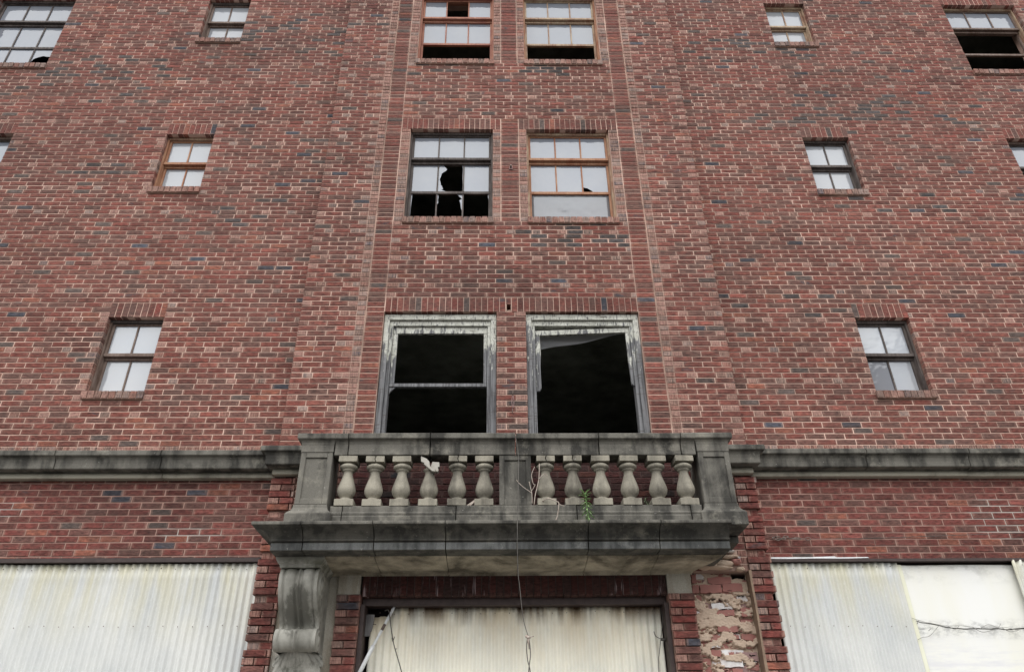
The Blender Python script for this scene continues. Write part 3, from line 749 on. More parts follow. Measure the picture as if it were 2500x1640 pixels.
# handrail
HR = [(-.21, 4.462), (-.004, 4.460), (.0, 4.466), (-.004, 4.52), (-.004, 4.57), (.006, 4.594), (.022, 4.606), (.040, 4.611), (.044, 4.616), (.044, 4.662), (.038, 4.668), (-.21, 4.682)]
hx = [-1.55, -1.42, -.648, .164, .955, 1.738, 1.88]
mb = MB()
for i in range(len(hx)-1):
    d = rng.uniform(-.003, .003); dz = rng.uniform(-.003, .003) if 0 < i < 5 else 0
    mb.sweep([(o+d, z+dz) for o, z in HR], [(hx[i]+.005, -.70), (hx[i+1]-.005, -.70)])
bevel(mb.build('handrail', 'stone', bal), .005, 1, 30)
# end piers with sunk panels, cap and base
def pier(x0, x1, y0, y1, z0, z1, full=True):
    mb = MB(); fr = .048
    mb.box(x0, x1, y0+.016, y1, z0, z1)
    iz0, iz1 = z0+.055, z1-.05
    mb.box(x0, x0+fr, y0, y0+.016, z0, z1); mb.box(x1-fr, x1, y0, y0+.016, z0, z1)
    mb.box(x0+fr, x1-fr, y0, y0+.016, z0, iz0); mb.box(x0+fr, x1-fr, y0, y0+.016, iz1, z1)
    if full:
        loop = [(x0, y1), (x0, y0), (x1, y0), (x1, y1)]
        cap = [(-.02, z1+.002), (.004, z1+.002), (.004, z1+.07), (.010, z1+.10), (.022, z1+.118), (.040, z1+.124), (.046, z1+.130), (.046, z1+.176), (.040, z1+.182), (-.02, z1+.19)]
        mb.sweep(cap, loop, closed=True); mb.box(x0+.01, x1-.01, y0+.01, y1-.01, z1+.003, z1+.186)
        base = [(-.02, 3.766), (.058, 3.766), (.058, 3.886), (.052, 3.892), (.044, 3.902), (.022, 3.922), (.008, 3.95), (.004, z0-.002), (-.02, z0-.002)]
        mb.sweep(base, loop, closed=True); mb.box(x0+.01, x1-.01, y0+.01, y1-.01, 3.767, z0-.003)
    return bevel(mb.build('pier', 'stone', bal), .004, 1, 30)
pier(-1.857, -1.560, -.70, -.42, 3.985, 4.488)
pier(1.892, 2.190, -.70, -.42, 3.985, 4.488)
pier(.008, .306, -.69, -.52, 3.975, 4.461, False)
for x0, x1 in ((-1.80, -1.62), (1.95, 2.13)):                                         # returns of the balustrade back to the wall
    mb = MB(); mb.box(x0, x1, -.42, -.13, 3.766, 4.66); bevel(mb.build('return_panel', 'stone', bal))
# balusters
BP = [(.046, 4.034), (.055, 4.040), (.060, 4.047), (.056, 4.055), (.046, 4.060), (.050, 4.068), (.066, 4.084), (.078, 4.104), (.0845, 4.126), (.0855, 4.142), (.082, 4.165), (.073, 4.197), (.061, 4.235), (.050, 4.270), (.044, 4.294), (.0425, 4.310), (.046, 4.320), (.056, 4.326), (.060, 4.331), (.058, 4.337), (.064, 4.342), (.079, 4.350), (.0855, 4.362), (.084, 4.374), (.074, 4.384), (.062, 4.390), (.060, 4.402)]
bxs = [-1.413, -1.161, -.907, -.647, -.386, -.132, .443, .702, .964, 1.229, 1.495, 1.755]
proto = {}
for i, x in enumerate(bxs):
    brk = i == 3; kind = 'split' if i in (1, 4, 6, 7) else 'whole'
    if not brk and kind in proto:
        o = proto[kind].copy(); C.objects.link(o); o.parent = bal
    else:
        mb = MB(); hb = .0865
        mb.box(-hb, hb, -hb, hb, 3.972-4, 4.036-4)
        pr = [(r, z-4) for r, z in BP]
        if brk: pr = [(r, z) for r, z in pr if z < .345]+[(.05, .352), (.01, .345)]
        mb.lathe(0, 0, pr)
        if not brk:
            if kind == 'whole': mb.box(-hb, hb, -hb, hb, .399, .456)
            else:
                mb.prism([(-hb, .399), (.004, .399), (-.006, .425), (.002, .456), (-hb, .456)], -hb, hb)
                mb.prism([(.010, .399), (hb, .399), (hb, .456), (.010, .456), (.001, .425)], -hb, hb)
        else:
            S1 = [(-.732, 4.458), (-.679, 4.434), (-.651, 4.404), (-.642, 4.355), (-.608, 4.337), (-.585, 4.302), (-.619, 4.308), (-.649, 4.333), (-.702, 4.38), (-.694, 4.389), (-.728, 4.404)]
            S2 = [(-.623, 4.409), (-.558, 4.404), (-.554, 4.359), (-.571, 4.355), (-.561, 4.324), (-.573, 4.306), (-.599, 4.328), (-.638, 4.359)]
            for S, ya, yb in ((S1, -.075, -.02), (S2, -.055, .0)): mb.prism([(a+.647, b-4) for a, b in S], ya, yb, 1)
        o = mb.build('baluster', ['stone_light', 'stone_break'], bal); bevel(o, .004, 2, 40)
        if not brk: proto[kind] = o
        else: o['label'] = 'baluster with a shattered top'
    o.location = (x, -.612, 4+rng.uniform(-.002, .002)); o.rotation_euler = (0, 0, rng.uniform(-.05, .05))

# carved bracket under the left end
def bracket():
    cx, hw = -1.757, .173
    # front profile: (y out from the wall, z), top to bottom
    pr = [(.385, 3.455), (.405, 3.44), (.424, 3.41), (.437, 3.37), (.440, 3.33), (.432, 3.285), (.412, 3.24), (.380, 3.19), (.338, 3.145), (.292, 3.105), (.250, 3.07), (.218, 3.04), (.198, 3.01), (.192, 2.99), (.198, 2.978),
          (.235, 2.974), (.270, 2.962), (.296, 2.938), (.310, 2.905), (.312, 2.87), (.302, 2.835), (.280, 2.808), (.250, 2.792), (.215, 2.786), (.19, 2.792)]
    mb = MB(); nx = 61; vs = []
    def cross(u, scroll):                # u in -1..1: raised edge fillets, hollow cheeks and a central bead
        a = abs(u)
        e = .022 if a > .84 else (.022*max(0, (a-.76)/.08))
        b = .036*math.exp(-(u/.055)**2)
        bulge = max(0, 1-((a-.46)/.30)**2)**.7
        return e+b+(.034 if not scroll else .020)*bulge
    for i, (y, z) in enumerate(pr):
        scroll = z < 2.976
        h = hw*(1.04 if scroll else 1.0-.03*math.sin((3.455-z)/.48*math.pi))
        for j in range(nx):
            u = -1+2*j/(nx-1); vs.append((cx+u*h, YP-y-cross(u, scroll), z))
    fs = [((i+1)*nx+j, (i+1)*nx+j+1, i*nx+j+1, i*nx+j) for i in range(len(pr)-1) for j in range(nx-1)]
    mb.add(vs, fs, smooth=True)
    for sgn, j in ((-1, 0), (1, nx-1)):  # cheeks back to the wall
        side = [vs[i*nx+j] for i in range(len(pr))]
        pts = side+[(side[-1][0], YP+.05, 2.792), (side[0][0], YP+.05, 3.455)]
        idx = list(range(len(pts))); mb.add(pts, [tuple(idx if sgn < 0 else idx[::-1])])
        # volute discs with eye
        for (vy, vz, vr) in ((YP-.200, 2.880, .092), (YP-.290, 3.335, .118)):
            x = cx+sgn*(hw*1.0); ring = []
            for rr, dx in ((vr, -.004), (vr*.95, .012), (vr*.74, .012), (vr*.66, .003), (vr*.46, .003), (vr*.38, .016), (.001, .020)):
                ring.append([(x+sgn*dx, vy+rr*math.cos(t*math.pi/10), vz+rr*math.sin(t*math.pi/10)) for t in range(20)])
            v2 = [p for r_ in ring for p in r_]
            f2 = [(a*20+t, a*20+(t+1) % 20, (a+1)*20+(t+1) % 20, (a+1)*20+t) for a in range(len(ring)-1) for t in range(20)]
            mb.add(v2, f2 if sgn > 0 else [q[::-1] for q in f2], smooth=True)
    # abacus moulding on top
    loop = [(cx-hw, YP+.02), (cx-hw, YP-.452), (cx+hw, YP-.452), (cx+hw, YP+.02)]
    cap = [(-.10, 3.452), (.004, 3.452), (.008, 3.470), (.012, 3.474), (.014, 3.482), (.022, 3.487), (.034, 3.505), (.042, 3.525), (.042, 3.5385), (-.10, 3.5385)]
    mb.sweep(cap, loop); mb.box(cx-hw+.02, cx+hw-.02, YP-.43, YP+.02, 3.453, 3.538)
    # acanthus below the scroll
    lobes = []
    for sg in (-1, 1):
        lobes += [(sg*.028, sg*.06, .25, .030, .21), (sg*.055, sg*.30, .255, .034, .20), (sg*.075, sg*.56, .225, .034, .175), (sg*.09, sg*.85, .17, .030, .14), (sg*.10, sg*1.15, .12, .024, .11)]
    lobes += [(0, 0, .17, .022, .23)]
    for (lx, ang, ln, wd, out) in lobes:
        n1, n2 = 14, 9; vv = []
        for i in range(n1):
            t = i/(n1-1)
            for j in range(n2):
                s_ = -1+2*j/(n2-1)
                wloc = wd*(.55+.75*math.sin(math.pi*min(1, .1+.80*t)))*(1 if t < .85 else math.sqrt(max(0, 1-((t-.85)/.151)**2)))
                x = cx+lx+math.sin(ang)*ln*t+s_*wloc*math.cos(ang)
                z = 2.800-math.cos(ang)*ln*t+s_*wloc*math.sin(ang)
                y = YP-out*(1-.75*t)-.055*max(0, t-.55)/.45-.018*(1-s_*s_)+.010*math.exp(-(s_/.18)**2)
                vv.append((x, y, z))
        mb.add(vv, [((i+1)*n2+j, (i+1)*n2+j+1, i*n2+j+1, i*n2+j) for i in range(n1-1) for j in range(n2-1)], smooth=True)
    for (dx, z, rx, rz) in ((0, 2.565, .115, .06), (-.13, 2.54, .05, .04), (.13, 2.54, .05, .04)):   # rounded boss closing the tail
        n1, n2 = 10, 16; vv = []
        for i in range(n1):
            p_ = math.pi/2*i/(n1-1)
            for j in range(n2): q_ = 2*math.pi*j/n2; vv.append((cx+dx+rx*math.cos(p_)*math.cos(q_), YP-.05-.07*math.sin(p_), z+rz*math.cos(p_)*math.sin(q_)))
        mb.add(vv, [(i*n2+j, i*n2+(j+1) % n2, (i+1)*n2+(j+1) % n2, (i+1)*n2+j) for i in range(n1-1) for j in range(n2)], smooth=True)
    mb.box(cx-.15, cx+.15, YP-.05, YP+.02, 2.50, 2.80)
    o = mb.build('bracket', 'stone_scroll', bal); o['label'] = 'carved scroll bracket under the left end'
bracket()
mb = MB(); mb.box(-2.03, -1.495, YP+.022, .1, 0, 3.53); mb.build('stone_panel', 'stone_panel', hotel)

# ------------------------------------------------------------------ torn masonry where the right bracket has gone
rm = MB()
NX, NZ = 92, 250; vs = []
def smear(x, z):
    n = vnoise(x*10+3, z*17)*.5+vnoise(x*24, z*40+5)*.3+vnoise(x*60, z*75)*.2
    t = max(0., min(1., (n-.41)/.13)); f = vnoise(x*70+9, z*90)*.007
    k = .45 if z > 3.33 else 1.
    return .004-.046*t*k-f
for j in range(NZ+1):
    for i in range(NX+1):
        x = 1.826+(2.404-1.826)*i/NX; z = 2.35+1.180*j/NZ
        vs.append((x, smear(x, z), z))
nn = NX+1
hole = lambda x, z: 2.225+.014*vnoise(x*30, z*40) < x < 2.368 and 3.44+.04*vnoise(x*18, 2) < z < 3.52
fs = [(j*nn+i, j*nn+i+1, (j+1)*nn+i+1, (j+1)*nn+i) for j in range(NZ) for i in range(NX) if not hole(1.826+.578*(i+.5)/NX, 2.35+1.18*(j+.5)/NZ)]
rm.add(vs, fs, 0, smooth=True)
for k in range(17):                          # the old backing bricks, coursed, showing wherever the smeared mortar is thin
    z = 2.36+k*.0695; x = 1.83-(.1 if k % 2 else 0)
    while x < 2.38:
        L = random.choice((.19, .20, .10)); a, b = max(x, 1.83), min(x+L, 2.375)
        m = random.choices((1, 2, 4), (.68, .14, .18))[0]
        if b-a > .03 and not (2.15 < (a+b)/2 < 2.40 and z > 3.42):
            yf = random.uniform(-.020, .004); o = []
            for (p0, p1) in (((a, z), (b, z)), ((b, z), (b, z+.056)), ((b, z+.056), (a, z+.056)), ((a, z+.056), (a, z))):
                for t in range(6): o.append((p0[0]+(p1[0]-p0[0])*t/6+random.uniform(-.004, .004), p0[1]+(p1[1]-p0[1])*t/6+random.uniform(-.005, .005)))
            rm.prism(o, yf, .1, m)
        x += L+.012
rm.box(1.826, 2.39, .12, .16, 0, 3.53, 3)
NB_ = [(1.846, 1.892, 3.424, 3.51, 1), (2.00, 2.222, 3.424, 3.483, 1), (1.84, 1.902, 3.338, 3.407, 1), (1.915, 2.117, 3.336, 3.411, 1), (2.132, 2.322, 3.346, 3.424, 1), (2.001, 2.196, 3.19, 3.241, 2), (1.840, 1.979, 3.117, 3.171, 2), (2.022, 2.205, 3.130, 3.183, 1), (2.264, 2.356, 3.119, 3.198, 1), (1.84, 1.874, 3.044, 3.089, 1), (1.962, 2.061, 3.064, 3.093, 4), (2.25, 2.35, 3.037, 3.087, 1), (2.026, 2.21, 2.985, 3.035, 1), (1.843, 1.913, 2.906, 2.958, 1), (1.936, 2.037, 2.905, 2.957, 1), (2.117, 2.215, 2.904, 2.960, 1), (1.915, 2.024, 2.850, 2.872, 2), (2.056, 2.10, 2.774, 2.814, 2), (2.10, 2.15, 2.774, 2.814, 1), (2.166, 2.36, 2.736, 2.811, 4), (2.016, 2.213, 2.689, 2.740, 2), (2.255, 2.355, 2.659, 2.717, 1), (1.975, 2.076, 2.62, 2.673, 1), (2.11, 2.20, 2.61, 2.672, 1), (1.85, 2.02, 2.50, 2.55, 1), (2.10, 2.28, 2.45, 2.51, 1)]
for a, b, c, d, m in NB_:
    n = 5; o = []
    for (p0, p1) in (((a, c), (b, c)), ((b, c), (b, d)), ((b, d), (a, d)), ((a, d), (a, c))):
        for t in range(n):
            o.append((p0[0]+(p1[0]-p0[0])*t/n+random.uniform(-.004, .004), p0[1]+(p1[1]-p0[1])*t/n+random.uniform(-.006, .006)))
    yf = -.034+random.uniform(-.012, .010); rm.prism(o, yf, .1, m)
# dark raked joints and cracks
for i in range(26):
    x = random.uniform(1.86, 2.3); z = random.uniform(2.55, 3.40); ln = random.uniform(.04, .14)
    pts = [(x+ln*t/4, random.uniform(-.004, .004)-.03, z+random.uniform(-.008, .008)) for t in range(5)]
    rm.tube(pts, random.uniform(.0025, .005), 5, 3)
# broken lumps above the niche
def lump(cx, cy, cz, rx, ry, rz, m):
    bm = bmesh.new(); bmesh.ops.create_icosphere(bm, subdivisions=3, radius=1)
    vv = []
    for v in bm.verts:
        c = v.co; k = .72+.5*vnoise(c.x*1.7+cx*9+5, c.z*2.1+cz*7)+.12*vnoise(c.x*6, c.y*6+c.z*5)
        vv.append((cx+c.x*rx*k, cy+c.y*ry*k, cz+c.z*rz*k))
    ff = [[q.index for q in fc.verts] for fc in bm.faces]; bm.free(); rm.add(vv, ff, m)
random.seed(21)
for (x, z, rx, rz, m) in ((2.14, 3.585, .12, .035, 0), (2.02, 3.575, .07, .04, 0), (2.20, 3.645, .10, .022, 0), (2.10, 3.545, .14, .016, 0), (2.27, 3.60, .05, .03, 1), (2.07, 3.635, .06, .028, 1), (1.96, 3.555, .05, .03, 0), (2.30, 3.53, .04, .02, 0), (2.12, 3.70, .06, .02, 1), (2.22, 3.695, .05, .012, 2), (2.295, 3.628, .014, .02, 2)):
    lump(x, -.135, z, rx, .05, rz, m)
o = rm.build('rough_masonry', ['rough_mortar', 'brick_plain', 'brick_white', 'black', 'brick_mauve'], hotel)
o['label'] = 'torn patch of smeared mortar and old bricks where the right bracket is missing'
mb = MB(); mb.prism([(2.376, 0), (2.396, 0), (2.393, 1.5), (2.399, 2.6), (2.392, 2.9), (2.398, 3.2), (2.394, 3.42), (2.399, 3.52), (2.372, 3.52), (2.378, 3.1), (2.371, 2.7), (2.377, 2.2)], YP-.022, YP+.11); mb.build('mortar_edge', 'edge_mortar', hotel)

# ------------------------------------------------------------------ doorway
lo = soldiers(-1.273, 1.583, 0, YP+.004, hotel, 'door_lintel', ('brick_soot', 'mortar_soot'), h=(3.308, 3.503))
lo['label'] = 'soot blackened brick lintel over the doorway'
mb = MB()
mb.box(-1.27, 1.58, -.02, .14, 3.24, 3.305)
mb.box(-1.273, -1.235, YP+.03, .14, 0, 3.239); mb.box(1.545, 1.583, YP+.03, .14, 0, 3.239)
mb.build('door_frame', 'rust_brown', hotel)
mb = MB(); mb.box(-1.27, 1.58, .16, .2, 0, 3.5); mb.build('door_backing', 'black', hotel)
# steel strips over the boarded shopfronts
for (xa, xb, za, zb) in ((-7.6, -2.285, 3.648, 3.692), (2.60, 8.2, 3.622, 3.652)):
    mb = MB(); mb.box(xa, xb, -.035, .06, za, zb); mb.box(xa, xb, -.052, -.034, za, za+.010); mb.build('steel_lintel', 'rust_brown', hotel)
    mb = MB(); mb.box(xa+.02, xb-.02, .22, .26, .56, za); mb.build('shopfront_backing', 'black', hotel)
mb = MB(); mb.prism([(2.63, 3.662), (2.80, 3.660), (3.1, 3.663), (3.35, 3.660), (3.62, 3.666), (3.60, 3.674), (3.30, 3.672), (3.28, 3.682), (3.0, 3.674), (2.66, 3.676)], -.012, .004)
mb.build('paint_splash', 'steel_white', hotel)

# ------------------------------------------------------------------ sheets over the openings (each screwed on, each a thing)
screw = MB(); screw.lathe(0, 0, [(.0042, -.002), (.0042, .003), (.002, .004)], 8)
screw_p = screw.build('screw', 'iron'); screw_p.rotation_euler = (R(90), 0, 0)
used = [False]
def add_screws(parent, pts):
    for (x, y, z) in pts:
        if not used[0]: o = screw_p; used[0] = True
        else: o = screw_p.copy(); C.objects.link(o)
        o.parent = parent; o.location = (x, y, z)
def corrugated(name, label, x0, x1, z0, z1, y, mat, amp=.009, per=.0677, cut=None, screws=(), bow=.006, ragged=0., edge=False):
    n = int((x1-x0)/per*10); nz = 24; vs = []
    for side in (0, 1):
        for j in range(nz+1):
            v = j/nz
            for i in range(n+1):
                u = i/n; x = x0+(x1-x0)*u
                zt = z1 if cut is None else cut(x)
                z = z0+(zt-z0)*v
                if j == nz: z += ragged*(vnoise(x*11, 3.)-.5)
                yy = y-amp*math.sin((x-x0)/per*2*math.pi)-bow*math.sin(u*5+v*2)
                yy -= .012*max(0, v-.93)/.07*vnoise(x*7, 1.)
                vs.append((x, yy+.003*side, z))
    m = n+1; tot = m*(nz+1); fs = []
    for j in range(nz):
        for i in range(n):
            a = j*m+i; fs.append((a, a+1, a+m+1, a+m)); fs.append((tot+a+m, tot+a+m+1, tot+a+1, tot+a))
    for i in range(n):
        a = nz*m+i; fs.append((a, a+1, tot+a+1, tot+a)); fs.append((tot+i, tot+i+1, i+1, i))
    for j in range(nz):
        a = j*m; fs.append((a, a+m, tot+a+m, tot+a)); a = j*m+n; fs.append((tot+a, tot+a+m, a+m, a))
    mb = MB(); mb.add(vs, fs, smooth=True)
    o = mb.build(name, mat); tag(o, label, 'sheet', 'corrugated sheets boarding the ground floor')
    pts = []
    for z in screws:
        x = x0+per*1.25
        while x < x1-.05: pts.append((x+.001, y-amp-bow*.2-.007, z+random.uniform(-.008, .008))); x += per*2
    add_screws(o, pts)
    return o
corrugated('corrugated_sheet', 'large white corrugated sheet boarding the opening left of the scroll bracket', -7.5, -2.215, .3, 3.640, .0, 'fibre', screws=(3.59, 3.07), ragged=.006)
sp = MB(); sp.lathe(0, 0, [(.016, -.003), (.016, .003), (.002, .004)], 12)
corrugated('corrugated_sheet', 'narrow white corrugated sheet boarding the opening right of the torn masonry', 2.630, 3.875, .3, 3.617, .0, 'fibre', screws=(3.575, 3.03), ragged=.005)
corrugated('corrugated_sheet', 'cream corrugated sheet with rust stains boarding the doorway under the balcony', -1.20, 1.535, .2, 3.242, .09, 'fibre_door', amp=.008, cut=lambda x: 3.242 if x > -1.03 else 3.18-.03*vnoise(x*40, 2), screws=(3.19,), ragged=.008)
# strip of a further sheet standing off at the right edge of the photo
corrugated('corrugated_sheet', 'loose corrugated strip at the right edge overlapping the flat white panel', 4.985, 6.6, 2.2, 3.625, -.035, 'fibre', amp=.012, screws=(3.58,), ragged=.01)
fp = thing('flat_panel', 'smooth white panel with a cracked seam beside the narrow corrugated sheet', 'panel', (4.4, .02, .3))
mb = MB()
top = [(3.885+.62*i/10*1.8, 3.597+.006*(vnoise(i*.7, 5)-.5)) for i in range(11)]
seam_u = [(3.885+1.116*i/14, 3.095-.085*min(1, i/5)+.02*(vnoise(i*.8, 8)-.5)) for i in range(15)]
ofs = lambda L: [(x-4.4, z-.3) for x, z in L]
mb.prism(ofs(seam_u+[(6.5, 3.0), (6.5, 3.6)]+top[::-1]), -.006, .006)
o = mb.build('upper_sheet', 'flat_white', fp)
mb = MB(); mb.prism(ofs([(3.885, .3), (6.5, .3), (6.5, 2.985)]+[(x, z-.006-.004*vnoise(x*30, 1)) for x, z in seam_u[::-1]]), .0, .012); mb.build('lower_sheet', 'flat_white', fp)
mb = MB(); mb.box(3.872-4.4, 3.918-4.4, -.020, -.007, 0, 3.30); bevel(mb.build('edge_strip', 'edge_cream', fp), .003, 1)

# ------------------------------------------------------------------ small things
def tube_thing(name, label, cat, polys, mat, r, r1=None):
    mb = MB()
    for pl, rr in polys: mb.tube(pl, rr, 6, r1=None if r1 is None else r1)
    return tag(mb.build(name, mat), label, cat, {'door_wire': 'wires dangling in the doorway', 'dry_vine': 'dry stems on the balustrade'}.get(name))
def smooth_pts(pts, n=6):
    out = []; P_ = [Vector(p) for p in pts]
    for i in range(len(P_)-1):
        a, b, c, d = P_[max(i-1, 0)], P_[i], P_[i+1], P_[min(i+2, len(P_)-1)]
        for t in range(n):
            t /= n; out.append(.5*((2*b)+(c-a)*t+(2*a-5*b+4*c-d)*t*t+(3*b-a-3*c+d)*t**3))
    return out+[P_[-1]]
# hanging cable
cb = [(.157, -.752, 4.655), (.186, -.762, 4.45), (.186, -.80, 4.30), (.176, -.93, 4.05), (.166, -.94, 3.76), (.160, -.955, 3.52), (.166, -.955, 3.274), (.175, -.95, 3.203), (.200, -.95, 2.945), (.237, -.95, 2.804)]
mb = MB(); mb.tube(smooth_pts(cb), .0030, 6)
mb.tube(smooth_pts([(.237, -.95, 2.804), (.225, -.95, 2.72), (.232, -.945, 2.62), (.25, -.95, 2.53), (.262, -.95, 2.3)]), .004, 6)
mb.tube(smooth_pts([(.237, -.95, 2.804), (.250, -.945, 2.74), (.254, -.955, 2.65), (.238, -.95, 2.54), (.225, -.95, 2.3)]), .004, 6)
cab = mb.build('hanging_cable', 'wire'); tag(cab, 'thin knotted cable hanging from the handrail down in front of the doorway', 'cable')
mb = MB(); mb.tube([(.222, -.95, 2.80), (.236, -.962, 2.785), (.252, -.95, 2.79)], .012, 7); mb.tube([(.236, -.957, 2.79), (.240, -.953, 2.75), (.246, -.95, 2.70)], .010, 7, r1=.004)
mb.tube([(.236, -.955, 2.79), (.285, -.955, 2.795)], .0035, 5); mb.build('knot', 'stem_dry', cab)
# pole leaning in the doorway
po = thing('leaning_pole', 'white metal pole leaning across the upper left of the doorway', 'pole', (-1.23, -.12, 2.64))
mb = MB(); A0, A1, A2 = Vector((.255, .155, .61)), Vector((.085, .055, .215)), Vector((-.005, 0, -.01))
mb.tube([A0, A1], .013, 10); mb.build('upper_tube', 'steel_white', po)
mb = MB(); mb.tube([A1+(A0-A1)*.06, A1+(A0-A1)*-.0, A2], .019, 10); mb.build('lower_tube', 'steel_white', po)
mb = MB(); mb.tube([A2+(A1-A2)*.03, A2-(A1-A2)*.04], .0205, 10); mb.build('end_cap', 'black', po)
mb = MB(); mb.tube([A1+(A0-A1)*.42, A1+(A0-A1)*.56], .0138, 10); mb.build('rusty_band', 'iron', po)
tube_thing('door_wire', 'barbed dark wire hanging beside the white pole in the doorway', 'wire', [(smooth_pts([(-1.06, 0, 3.20), (-1.019, -.03, 3.189), (-.99, -.02, 3.05), (-.961, -.02, 2.928), (-.935, -.02, 2.85), (-.866, -.02, 2.666), (-.80, -.02, 2.45)]), .005), ([(-.964, -.02, 2.925), (-.950, -.03, 2.965)], .004), ([(-.964, -.02, 2.925), (-.972, -.03, 2.955)], .004), ([(-.938, -.02, 2.86), (-.921, -.03, 2.862)], .003)], 'wire', .005)
tube_thing('door_wire', 'slack thin wire hanging down the right side of the doorway', 'wire', [(smooth_pts([(1.53, .04, 3.22), (1.529, -.02, 3.10), (1.49, -.02, 2.92), (1.464, -.02, 2.804), (1.449, -.02, 2.727), (1.44, 0, 2.5)]), .0032), (smooth_pts([(1.44, 0, 3.0), (1.45, -.02, 2.955), (1.50, -.02, 2.93)]), .0035), ([(1.498, -.01, 2.93), (1.545, .0, 2.925)], .013)], 'wire', .003)
mb = MB(); mb.prism([(-1.237, 3.175), (-1.160, 3.172), (-1.163, 3.10), (-1.175, 3.03), (-1.187, 3.02), (-1.187, 2.985), (-1.238, 2.98)], .035, .06)
bo = mb.build('broken_board', 'wood_grey'); tag(bo, 'splintered grey board nailed at the upper left corner of the doorway', 'board')
mb = MB(); mb.tube([(-1.165, .034, 3.085), (-1.135, .03, 3.083)], .004, 6); mb.build('nail', 'iron', bo)
# weed on the cornice
def weed(name, label, loc, h, nl, mat, spread, tip=True):
    t = thing(name, label, 'plant', loc, 'weeds rooted in the balcony stone'); st = MB()
    pts = [(.0, 0, 0), (-.006, -.004, h*.35), (-.012, -.004, h*.7), (-.02, -.008, h)]
    sp_ = smooth_pts(pts, 6); st.tube(sp_, .006, 6, r1=.003); st.build('stem', mat, t)
    lv = MB()
    for i in range(nl):
        fr = (i/nl); zz = h*(.10+.9*fr**.8); k = min(len(sp_)-1, int(zz/h*(len(sp_)-1))); b = sp_[k]
        a = i*2.4; ln = spread*(1.0 if fr < .75 else 1.05)*random.uniform(.75, 1.1); up = .15+.95*max(0, (fr-.55)/.45)
        d = Vector((math.cos(a), math.sin(a)*.8, 0)); sidev = Vector((-d.y, d.x, 0)); rows = []
        for s_ in range(6):
            q = s_/5; c = b+d*ln*q*(1-.35*max(0, up-.4))+Vector((0, 0, ln*(up*q-.55*q*q*(1.2-up*.6)))); wv = ln*.115*math.sin(math.pi*(.08+.9*q))+.0008
            rows.append((c-sidev*wv+Vector((0, 0, .25*wv)), c, c+sidev*wv+Vector((0, 0, .25*wv))))
        lv.add([tuple(v) for r_ in rows for v in r_], [(3*s_+c, 3*s_+c+1, 3*s_+c+4, 3*s_+c+3) for s_ in range(5) for c in (0, 1)], smooth=True)
    o = lv.build('leaves', mat, t); md = o.modifiers.new('thick', 'SOLIDIFY'); md.thickness = .0008
    return t
weed('weed', 'bright green weed growing from the balcony ledge before the balusters', (.80, -.83, 3.757), .27, 48, 'leaf', .068)
weed('weed', 'small dull weed tuft between the two rightmost balusters', (1.37, -.66, 3.972), .06, 12, 'leaf_dull', .05)
# dry stems beside the middle pier
tube_thing('dry_vine', 'dry pale stems climbing beside the middle pier of the balustrade', 'dead plant', [
    (smooth_pts([(.324, -.735, 3.963), (.335, -.735, 4.047), (.357, -.735, 4.132), (.374, -.73, 4.213), (.380, -.73, 4.30), (.383, -.72, 4.363)]), .0045),
    (smooth_pts([(.373, -.735, 4.208), (.403, -.74, 4.239), (.428, -.74, 4.254), (.457, -.72, 4.239)]), .0032),
    (smooth_pts([(.340, -.735, 4.150), (.322, -.735, 4.16), (.311, -.735, 4.20), (.309, -.73, 4.26), (.338, -.72, 4.332)]), .0032),
    (smooth_pts([(.305, -.73, 4.06), (.298, -.735, 4.077), (.231, -.735, 4.127), (.184, -.735, 4.173), (.167, -.735, 4.199)]), .003),
    (smooth_pts([(.307, -.735, 3.973), (.305, -.735, 4.072), (.294, -.735, 4.122), (.283, -.73, 4.183)]), .0035),
    (smooth_pts([(.300, -.735, 4.09), (.320, -.74, 4.115), (.338, -.74, 4.15)]), .003)], 'stem_dry', .004)
tube_thing('dry_vine', 'dry bent stem drooping over the plinth right of the middle pier', 'dead plant', [
    (smooth_pts([(.401, -.70, 4.007), (.449, -.74, 4.017), (.497, -.745, 4.004), (.525, -.745, 3.989), (.546, -.745, 3.977), (.544, -.745, 3.932), (.531, -.735, 3.859), (.513, -.735, 3.814)]), .0045),
    (smooth_pts([(.534, -.745, 3.987), (.562, -.745, 3.957), (.597, -.735, 3.947)]), .0035)], 'stem_dry', .004)
mb = MB(); mb.prism([(-.02, 0), (.02, 0), (.075, .055), (.062, .06)], -.012, .012)
sc_ = mb.build('wood_scrap', 'stem_dry'); sc_.location = (-.27, -.68, 3.974); tag(sc_, 'small stick leaning on the baluster left of the middle pier', 'stick')
# dead vine on the seam of the flat panel
V = lambda L: smooth_pts([(x, -.014+random.uniform(-.004, .004), z) for x, z in L], 4)
tube_thing('dead_vine', 'dark dead vine along the seam of the smooth white panel', 'dead plant', [
    (V([(3.876, 3.103), (3.94, 3.08), (4.001, 3.064), (4.10, 3.045), (4.196, 3.03), (4.30, 3.032), (4.398, 3.022), (4.555, 3.0), (4.64, 3.012), (4.737, 3.014), (4.82, 2.995), (4.97, 2.994)]), .0019),
    (V([(3.875, 2.911), (3.92, 2.93), (3.992, 2.942), (4.062, 2.993), (4.107, 3.031)]), .0022),
    (V([(4.19, 3.03), (4.25, 3.0), (4.30, 3.03)]), .002), (V([(3.93, 3.08), (3.91, 3.05)]), .003), (V([(4.0, 2.99), (4.03, 3.01)]), .003),
    (V([(4.5, 3.01), (4.58, 3.04), (4.66, 3.015), (4.70, 3.05)]), .002), (V([(4.42, 3.02), (4.50, 2.975), (4.6, 2.99)]), .0022), (V([(4.7, 3.01), (4.76, 2.975), (4.85, 2.99)]), .0022)], 'vine', .004)
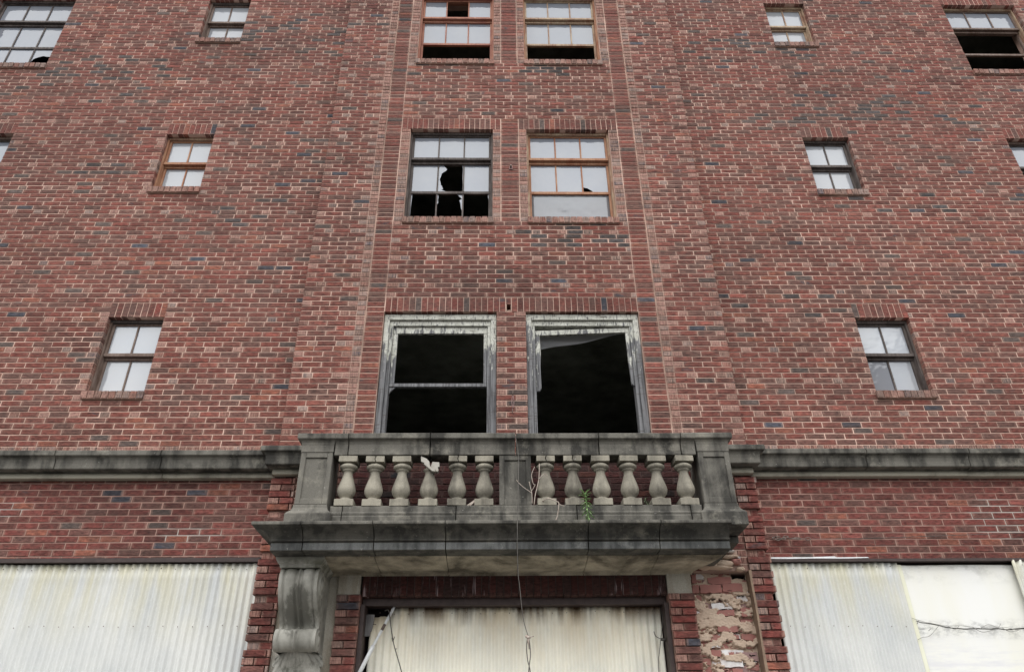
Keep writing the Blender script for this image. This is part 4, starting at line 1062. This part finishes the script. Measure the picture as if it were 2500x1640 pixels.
# chain and cable on the right wall
ch = thing('wall_chain', 'short rusty chain and taut wire strung across the brick above the right sheets', 'chain', (2.69, -.03, 3.858))
mb = MB()
def link(c, L, wd, r, rot):
    pts = []
    for t in range(17):
        a = 2*math.pi*t/16; x = math.cos(a)*L/2; y = math.sin(a)*wd/2
        pts.append((c[0]+x, c[1]+y*math.sin(rot), c[2]+y*math.cos(rot)))
    mb.tube(pts, r, 5)
for i in range(5): link((.03+i*.028, -.012*(i % 2), .012*math.sin(i*2)), .046, .022, .005, .3+1.0*(i % 2))
for i in range(3): link((.05+i*.03, -.02, -.022+.006*i), .042, .02, .005, .5+.8*(i % 2))
mb.build('links', 'iron', ch)
mb = MB(); mb.tube([(.155, -.01, -.004), (.23, -.008, -.008), (.33, -.008, -.011)], .005, 6); link((.25, -.01, -.008), .07, .022, .0045, .2); link((.355, -.01, -.012), .05, .03, .0045, .2); mb.build('turnbuckle', 'iron', ch)
mb = MB(); mb.tube(smooth_pts([(.37, -.008, -.012), (1.1, -.006, -.004), (2.5, -.006, .038), (4.5, -.006, .06)]), .0028, 5); mb.build('taut_wire', 'wire', ch)
# anchor hooks on the pier between windows
hk = thing('hanging_hook', 'rusty iron link hanging on the brick pier between the balcony windows', 'hook', (.155, -.15, 5.42))
mb = MB(); mb.tube([(0, .03, .01), (0, -.012, .01), (-.002, -.012, -.06)], .0055, 6); mb.tube([(-.006, 0, -.20), (-.008, -.004, -.235), (-.01, 0, -.26)], .004, 6); mb.build('rod', 'iron', hk)
mb = MB(); mb.tube([(-.002+.011*math.cos(t*math.pi/8)*1.0, -.012, -.128+.07*math.sin(t*math.pi/8)) for t in range(17)], .0042, 6); mb.build('link', 'brick_mauve', hk)
an = thing('wall_anchor', 'small rusty anchor bolt on the brick pier between third storey windows', 'bolt', (.160, YP, 8.696))
mb = MB(); mb.box(-.022, .022, -.012, .0, -.028, .022); mb.build('plate', 'brick_mauve', an)
mb = MB(); mb.tube([(0, -.011, .0), (0, -.05, .004)], .013, 10); mb.build('bolt_head', 'iron', an)
# sagging cloth inside the right balcony window
mb = MB(); nx, nz = 22, 6; vs = []
for j in range(nz+1):
    for i in range(nx+1):
        u, v = i/nx, j/nz
        x = .40+1.10*u; zt = 6.50; zb_ = 6.115+.27*u**.75
        vs.append((x, .22+.05*math.sin(u*3)+.10*v*(1-u), zb_+(zt-zb_)*v+.01*math.sin(u*9)*(1-v)))
nn = nx+1; mb.add(vs, [(j*nn+i, j*nn+i+1, (j+1)*nn+i+1, (j+1)*nn+i) for j in range(nz) for i in range(nx)], smooth=True)
o = mb.build('torn_curtain', 'cloth'); tag(o, 'sagging pale cloth hanging inside the head of the right balcony window', 'curtain')
md = o.modifiers.new('thick', 'SOLIDIFY'); md.thickness = .003

# ------------------------------------------------------------------ ground
g = MB(); g.box(-600, 600, -600, 600, -.5, -.12); tag(g.build('road', 'asphalt'), kind='structure')
g = MB(); g.box(-40, 40, -3.2, 12, -.119, .0); tag(g.build('pavement', 'concrete'), kind='structure')
